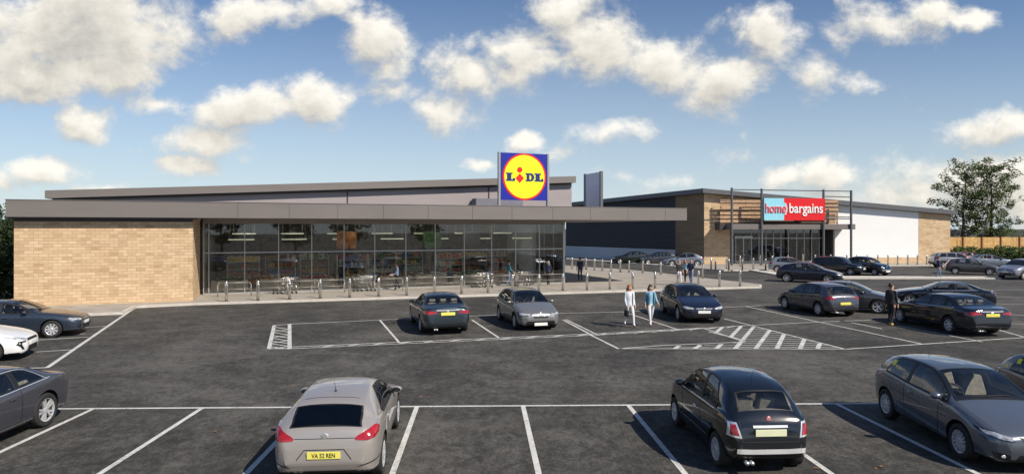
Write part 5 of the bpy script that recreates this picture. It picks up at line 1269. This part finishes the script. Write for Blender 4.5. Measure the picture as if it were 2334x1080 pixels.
# ---- left edge: blue grey saloon and white hatch
c = generic(S_SALOON, 'parked_car', paints['bluegrey'], 'saloon', spokes=9); std_front(c, .03); std_rear(c); saloon_b = c
c.put('R', front=(117,770), heading=math.radians(18))
tag(c.root, 'blue grey saloon nosing in from the left edge beside the brick block', 'car', GL)
c = generic(S_CIVIC, 'parked_car', paints['white'], 'civic', spokes=5, twin=True); w_ = c.W/2; civic = c
for poly in sym([(w_*.50,.60),(w_*.9,.665),(w_*.95,.75),(w_*.86,.755),(w_*.50,.66)]): c.patch('headlight', poly, 'front', MAT['lamp_clear'], .006, .035)
c.patch('grille', [(-w_*.48,.58),(w_*.48,.58),(w_*.48,.65),(-w_*.48,.65)], 'front', MAT['black']); c.patch('air_intake', [(-w_*.5,.24),(w_*.5,.24),(w_*.42,.42),(-w_*.42,.42)], 'front', MAT['black'])
for sg_ in (1,-1): c.patch('air_intake', [(sg_*w_*.60,.60),(sg_*w_*.86,.60),(sg_*w_*.90,.50),(sg_*w_*.76,.34),(sg_*w_*.66,.34),(sg_*w_*.78,.50),(sg_*w_*.76,.55),(sg_*w_*.60,.56)], 'front', MAT['black'], .006)
c.plate('front', .49, MAT['plate_w']); std_rear(c)
c.put('R', front=(-26,828), heading=math.radians(20))
tag(c.root, 'white hatchback with black bumper vents, only its nose inside the left edge', 'car', GL)
# ---- centre bays
c = generic(S_SALOON, 'parked_car', paints['teal'], 'saloon', spokes=7); std_front(c); std_rear(c, .80, .90, .80, inner=.42); teal = c
for v in ('left','right'):
    c.strip('waist_chrome', [(1.75,c.fbt(1.75)+.012),(2.6,c.fbt(2.6)+.012),(3.9,c.fbt(3.9)+.012)], v, MAT['chrome'], .014, .012)
c.strip('boot_strip', [(-.42,.925),(.42,.925)], 'rear', MAT['bright_bar'], .022, .012)
c.put('L', (932,730), (962,763)); tag(c.root, 'dark teal saloon seen from behind in a centre bay, wide red tail lamps', 'car', GM)
c = generic(S_HATCH, 'parked_car', paints['gunmetal'], 'hatch', spokes=7); c_ = c; w_ = c.W/2
front_face(c, 0, hl_poly(c,.42,.93,.60,.62,.71), [(-w_*.34,.50),(w_*.34,.50),(w_*.34,.56),(-w_*.34,.56)], [(-w_*.70,.27),(w_*.70,.27),(w_*.62,.39),(-w_*.62,.39)], .27, .66, [[(-w_*.42,.62),(0,.665),(w_*.42,.62)],[(-w_*.42,.585),(0,.625),(w_*.42,.585)]]); std_rear(c); silverh = c
c.put('R', (1177,752), (1132,727)); tag(c.root, 'silver hatchback facing the viewer in a centre bay below the shop glass', 'car', GM)
c = generic(S_CIVIC, 'parked_car', paints['navy'], 'civic', spokes=5, twin=True); std_front(c, .02); std_rear(c); navyh = c
c.put('R', (1555,737), (1500,708)); tag(c.root, 'dark navy hatchback facing the viewer beside the two walking women', 'car', GM)
# ---- right hand bays
c = generic(dict(S_HATCH, L=4.25), 'parked_car', paints['umber'], 'hatch', spokes=7) if False else None
clone(silverh, 'L', 'dark grey hatchback seen from behind, lone in its bay left of the black saloon', GR, paints['slate'], front=(1783,703.5), rear=(1869,721))
clone(navyh, 'R', 'dark grey hatchback facing right, behind the lone grey one', GR, paints['slate'], front=(2001,715), heading=math.radians(-33))
clone(teal, 'L', 'black saloon with bright red tail lamps seen from its rear left corner', GR, paints['midnight'], front=(2040,733), rear=(2174,762))
clone(coupe, 'L', 'dark low saloon whose roof shows over the black saloon', GR, paints['midnight'], front=(2074,700), heading=math.radians(152))
clone(navyh, 'R', 'navy hatchback in the left of the two rows before the far store, facing right', GR, paints['navy'], rear=(1793,643), heading=math.radians(-33), scale=1.05)
lo = False
c = generic(S_SUV, 'parked_car', paints['midnight'], 'suv', hi=lo, spokes=5); std_front(c, .14); std_rear(c, .95,1.1,.8); suv = c
c.put('R', front=(1938,628.5), heading=math.radians(-46)); tag(c.root, 'black tall estate car below the white wall of the far store', 'car', GB)
r = clone(mini, 'R', 'small black rounded car with white plate below the white wall', GB, None, front=(1993,628.5), heading=math.radians(-62), scale=1.1)
clone(silverh, 'R', 'pale roofed hatchback mostly hidden behind the navy one', GB, paints['lilac'], front=(1838,622), heading=math.radians(-20))
clone(suv, 'R', 'silver tall car facing right by the brick end of the far store', GB, paints['lilac'], front=(2215,611), heading=math.radians(-10))
clone(silverh, 'R', 'dark plum hatchback facing right in front of the silver one', GB, paints['umber'], front=(2256,627), heading=math.radians(-30))
clone(suv, 'L', 'pale lilac car cut by the right edge beyond the kerb island', GB, paints['lilac'], front=(2334,638), heading=math.radians(200))
clone(teal, 'R', 'pale blue saloon behind the plum hatchback', GB, paints['paleblue'], front=(2305,612), heading=math.radians(-12))
clone(navyh, 'R', 'small wine red car showing between the silver and pale blue ones', GB, paints['wine'], front=(2252,604), heading=math.radians(-4))
clone(teal, 'L', 'dark green saloon along the blue side wall of the far store', GB, paints['green'], front=(1413,601), heading=math.radians(176))
clone(silverh, 'L', 'slate hatchback parked behind the dark green saloon by the side wall', GB, paints['slate'], front=(1478,603), heading=math.radians(176))
clone(navyh, 'L', 'pale blue hatchback nearest the brick corner of the far store', GB, paints['paleblue'], front=(1532,607), heading=math.radians(176))
# ================================================================== PEOPLE
def skin_mat(n, c): return M_(n, c, 0.6, var=.06)
SK = skin_mat('skin', (0.50,0.30,0.21))
def person(loc, heading, h, pose, mats, label, hair=None, bag=None, hairlen=.1, build=1.0, female=False):
    """mats: top, trousers, shoes. pose: stride (m), arm swings"""
    k = h/1.72; st = pose.get('stride',.0); t = empty('person', loc, heading, label, 'person')
    V = []; E = []; Rr = []
    def v(p, r, par=None):
        V.append(Vector(p)*k); Rr.append((r*k*build if r > .03 else r*k)); i = len(V)-1
        if par is not None: E.append((par, i))
        return i
    pel = v((0,0,.94), .125); sp = v((.0,0,1.08), .112 if female else .125, pel); ch = v((.01,0,1.26), .135, sp); up = v((.0,0,1.38), .115, ch); nk = v((.005,0,1.47), .052, up); hd_ = v((.02,0,1.56), .078, nk); hd2 = v((.012,0,1.635), .083, hd_); hd3 = v((.005,0,1.685), .062, hd2)
    nose = v((.112,0,1.585), .012, hd_); chin = v((.075,0,1.515), .028, hd_)
    for sg_ in (1,-1): v((.0,sg_*.085,1.58), .014, hd_)
    wr = []
    for sg_ in (1,-1):
        a = pose.get('armL' if sg_>0 else 'armR', 0.0); bend = pose.get('bendL' if sg_>0 else 'bendR', .25); out = pose.get('out',.06)
        sh = v((.0,sg_*.165,1.395), .062, up); p = Vector((0,sg_*.185,1.38)); d = Vector((math.sin(a), sg_*out*2, -math.cos(a))).normalized(); el = p+d*.28; e = v(el, .044, sh)
        d2 = Vector((math.sin(a+bend), sg_*out*.6, -math.cos(a+bend))).normalized(); w_ = el+d2*.245; wi = v(w_, .029, e); pm = w_+d2*.065; pi = v(pm, .034, wi); wr.append(w_*k)
        side_ = Vector((0,1,0)).cross(d2).normalized()
        for f in range(4):
            o = side_*(.027-.018*f); ln = (.068,.078,.072,.055)[f]; b = v(pm+o+d2*.035, .0105, pi); b2 = v(pm+o+d2*(.035+ln*.5)+Vector((0,-sg_*.006,0)), .0095, b); v(pm+o+d2*(.035+ln)+Vector((0,-sg_*.022,0)), .0085, b2)
        th = v(pm+side_*.042-d2*.005, .011, pi); v(pm+side_*.062+d2*.035, .0095, th)
    for sg_ in (1,-1):
        s_ = st*sg_*pose.get('lead',1); hip = v((0,sg_*.088,.90), .098, pel); kx = s_*.30+.03; kn = v((kx, sg_*.085, .50+abs(s_)*.02), .062, hip); ax = s_*.55-(.10 if s_<0 else 0); az = .085+(.07 if s_<-.1 else 0)
        an = v((ax, sg_*.082, az), .042, kn); hl = v((ax-.035, sg_*.082, az-.04), .035, an); v((ax+.14, sg_*.095, az-.05-(.02 if s_<-.1 else 0)), .032, an)
    me = bpy.data.meshes.new('sk'); me.from_pydata(V, E, []); o = bpy.data.objects.new('sk', me); C.objects.link(o)
    md = o.modifiers.new('s','SKIN'); md.use_smooth_shade = True
    for i, r_ in enumerate(Rr): me.skin_vertices[0].data[i].radius = (r_, r_)
    for i in (pel, sp, ch, up): me.skin_vertices[0].data[i].radius = (Rr[i]*.80, Rr[i]*1.32)
    me.skin_vertices[0].data[0].use_root = True
    sb = o.modifiers.new('d','SUBSURF'); sb.levels = 2; sb.render_levels = 2
    bpy.context.view_layer.update(); nm = bpy.data.meshes.new_from_object(o.evaluated_get(bpy.context.evaluated_depsgraph_get())); bpy.data.objects.remove(o)
    nm.materials.clear()
    for m_ in (mats[0], mats[1], mats[2], SK): nm.materials.append(m_)
    for p in nm.polygons:
        c = p.center; p.use_smooth = True; hand = min((c-w_).length for w_ in wr) < .17*k and abs(c.y) > .13*k and c.z < max(w_.z for w_ in wr)+.02
        p.material_index = 3 if (c.z > 1.445*k or hand) else 2 if c.z < (.11 if abs(c.x) > .05 else .1)*k else 1 if (c.z < .95*k and abs(c.y) < .19*k) else 0
    nm.name = 'body'; b = bpy.data.objects.new('body', nm); C.objects.link(b); b.parent = t
    m = MB(); m.sphere((-.012*k,0,1.645*k), (.102*k,.094*k,.098*k), 16, 12)
    if hairlen > .05:
        m.sphere((-.050*k,0,(1.60-hairlen*.45)*k), (.082*k,.125*k,(.07+hairlen*.6)*k), 14, 10)
    o = m.build('hair', hair or MAT['black'], t, smooth=True)
    if mats[3:]:     # jacket: open shell round the torso
        m = MB(); n = 22; prof = [(.89,.155,.205),(.98,.150,.200),(1.10,.142,.188),(1.25,.155,.205),(1.36,.140,.205),(1.43,.085,.14)]
        vs = []; 
        for z, rx, ry in prof:
            for i in range(n+1): a = R(28)+(2*math.pi-R(56))*i/n; vs.append((rx*math.cos(a)*k, ry*math.sin(a)*k, z*k))
        m.add(vs, [(j*(n+1)+i, j*(n+1)+i+1, (j+1)*(n+1)+i+1, (j+1)*(n+1)+i) for j in range(len(prof)-1) for i in range(n)]); m.build('jacket', mats[3], t, smooth=True)
    if bag:
        w_ = wr[0 if bag[0]=='L' else 1]; bt = empty('hand_bag', (0,0,0)); bt.matrix_world = Matrix.Translation(t.matrix_world.to_translation())
        ca, sa = math.cos(heading), math.sin(heading); q = Vector((ca*w_.x-sa*w_.y, sa*w_.x+ca*w_.y, w_.z))+Vector(loc)
        bt.location = (q.x,q.y,q.z-.46); bt.rotation_euler.z = heading; tag(bt, bag[2], 'bag')
        m = MB(); m.prism([(-.15,-.05),(.15,-.05),(.15,.05),(-.15,.05)], 0, .27); m.build('bag_body', bag[1], bt, bevel=.02)
        m = MB(); m.tube((-.1,0,.26),(-.03,0,.40),.008,n=6); m.tube((.1,0,.26),(.03,0,.40),.008,n=6); m.tube((-.03,0,.40),(.03,0,.40),.008,n=6); m.build('strap', bag[1], bt)
    return t
cl = lambda n, c: M_('cloth_'+n, c, 0.85, var=.15, vscale=9, bump=.2, bscale=30)
white_t, pale_t, teal_t, dark_t, jean_t, navy_t, blue_t = cl('white',(0.62,0.62,0.66)), cl('pale',(0.50,0.55,0.66)), cl('teal',(0.04,0.17,0.22)), cl('dark',(0.02,0.02,0.024)), cl('jeans',(0.14,0.19,0.29)), cl('navy',(0.018,0.024,0.06)), cl('sky',(0.26,0.42,0.58))
shoe = cl('shoe',(0.16,0.07,0.06)); gin = M_('ginger_hair',(0.33,0.12,0.045),.6,var=.3,vscale=25); brn = M_('umber_hair',(0.045,0.018,0.014),.6,var=.3,vscale=25); grh = M_('grey_hair',(0.20,0.18,0.16),.7,var=.3,vscale=25)
tc_cam = lambda p, off=0: math.atan2(-p.y, -p.x)+off
def at_(x, y): p = gp(x, y); return p
p = at_(1435,745); person(p, tc_cam(p,.45), 1.76, dict(stride=.42,armR=.15,armL=-.25,bendR=.5,bendL=.6,lead=1), (white_t,white_t,shoe,pale_t), 'ginger haired woman in white trousers and pale top walking with a bag', gin, ('R',MAT['black'],'dark handbag carried low by the ginger haired woman'), .24, female=True)
p = at_(1483,743); person(p, tc_cam(p,.35), 1.74, dict(stride=.36,armR=-.2,armL=.2,bendR=.5,bendL=.8,lead=-1), (blue_t,white_t,shoe,teal_t), 'dark haired woman in teal cardigan and white trousers beside the navy hatchback', brn, None, .16, female=True)
p = gp(1322,640,.12); p.z=.12; person(p, tc_cam(p,3.3), 1.80, dict(stride=.2,armR=.1,armL=-.1,bendR=.3), (navy_t,navy_t,MAT['black']), 'man in dark navy clothes walking under the canopy end', brn, None, .02)
p = gp(1548,650,.12); p.z=.12; person(p, tc_cam(p,.5), 1.78, dict(stride=.12,armR=.3,armL=.1,bendR=.9,bendL=.5), (dark_t,white_t,MAT['black']), 'person in dark jacket and white trousers standing between the bollards', grh, None, .05)
p = gp(1575,649,.12); p.z=.12; person(p, tc_cam(p,-.3), 1.84, dict(stride=.18,armR=.1,armL=.3,bendR=.5,bendL=.9), (navy_t,jean_t,MAT['black']), 'man in navy top and pale jeans beside the person in white trousers', brn, None, .02, build=1.08)
p = at_(2031,741); person(p, tc_cam(p,2.6), 1.78, dict(stride=.06,armR=.05,armL=.05), (dark_t,dark_t,cl('yellow',(0.6,0.42,0.10)),dark_t), 'man in long black coat standing at the front of the black saloon', brn, None, .03, build=1.1)
p = at_(2140,633.5); person(p, tc_cam(p,1.5), 1.78, dict(stride=.18,armR=.1,armL=.2,bendL=.6), (navy_t,jean_t,shoe,navy_t), 'person in navy top and blue jeans walking along the far kerb island', brn, None, .05)
p = SF.w(SF.u_at(1160,2.6), 2.6, .12); person(p, tc_cam(p,1.8), 1.76, dict(stride=.15,armR=.3,armL=-.1,bendR=.6), (teal_t,jean_t,MAT['black']), 'shopper in dark teal top by the shop glass behind the silver hatchback', brn, None, .05)
p = SF.w(SF.u_at(775,5.5), 4.6, .13); person(p, tc_cam(p,2.8), 1.74, dict(stride=.1,armR=.6,bendR=.7,armL=.1), (dark_t,navy_t,MAT['black']), 'shopper in dark clothes behind the glass under the orange banner', brn, None, .05)
p = SF.w(SF.u_at(1250,2.2), 2.2, .12); person(p, tc_cam(p,2.9), 1.72, dict(stride=.2,armR=.2,armL=-.1,bendR=.4), (navy_t,dark_t,MAT['black']), 'shopper in navy top walking in at the corner of the shop glass', grh, None, .12, female=True)
p = SF.w(SF.u_at(905,2.5), 2.5, .12); person(p, tc_cam(p,-1.3), 1.74, dict(stride=.2,armR=.3,armL=.3,bendR=.8,bendL=.8), (jean_t,dark_t,MAT['black']), 'shopper in blue grey top before the middle of the shop glass', brn, None, .05)
p = gp(1562,643,.12); p.z=.12; person(p, tc_cam(p,2.6), 1.66, dict(stride=.15,armR=.1,armL=.1), (blue_t,dark_t,MAT['black']), 'shorter person in pale blue top just behind the standing pair', gin, None, .14, female=True)
# fallen leaves
rnd = random.Random(5); lm = M_('dry_leaf', (0.28,0.13,0.04), .8, var=.3)
proto = None
for i, (x, y) in enumerate(((668,880),(2008,1064),(1996,1068),(1862,1068),(960,905),(640,884),(490,985))):
    if proto is None:
        m = MB(); m.add([(-.05,0,.002),(-.02,-.025,.012),(.02,-.028,.01),(.05,0,.004),(.02,.028,.016),(-.02,.025,.008),(.085,0,.012)], [(0,1,2,3,4,5),(3,6,2)]); proto = m.build('fallen_leaf', lm); o = proto
    else: o = proto.copy(); C.objects.link(o)
    p = gp(x,y); o.location = (p.x,p.y,.012); o.rotation_euler = (rnd.uniform(-.2,.2),rnd.uniform(-.2,.2),rnd.uniform(0,6)); s_ = rnd.uniform(.6,1.0); o.scale = (s_,s_,s_)
    tag(o, 'small dry orange leaf lying on the asphalt', 'leaf', 'dry leaves scattered on the asphalt')
bpy.context.view_layer.update()
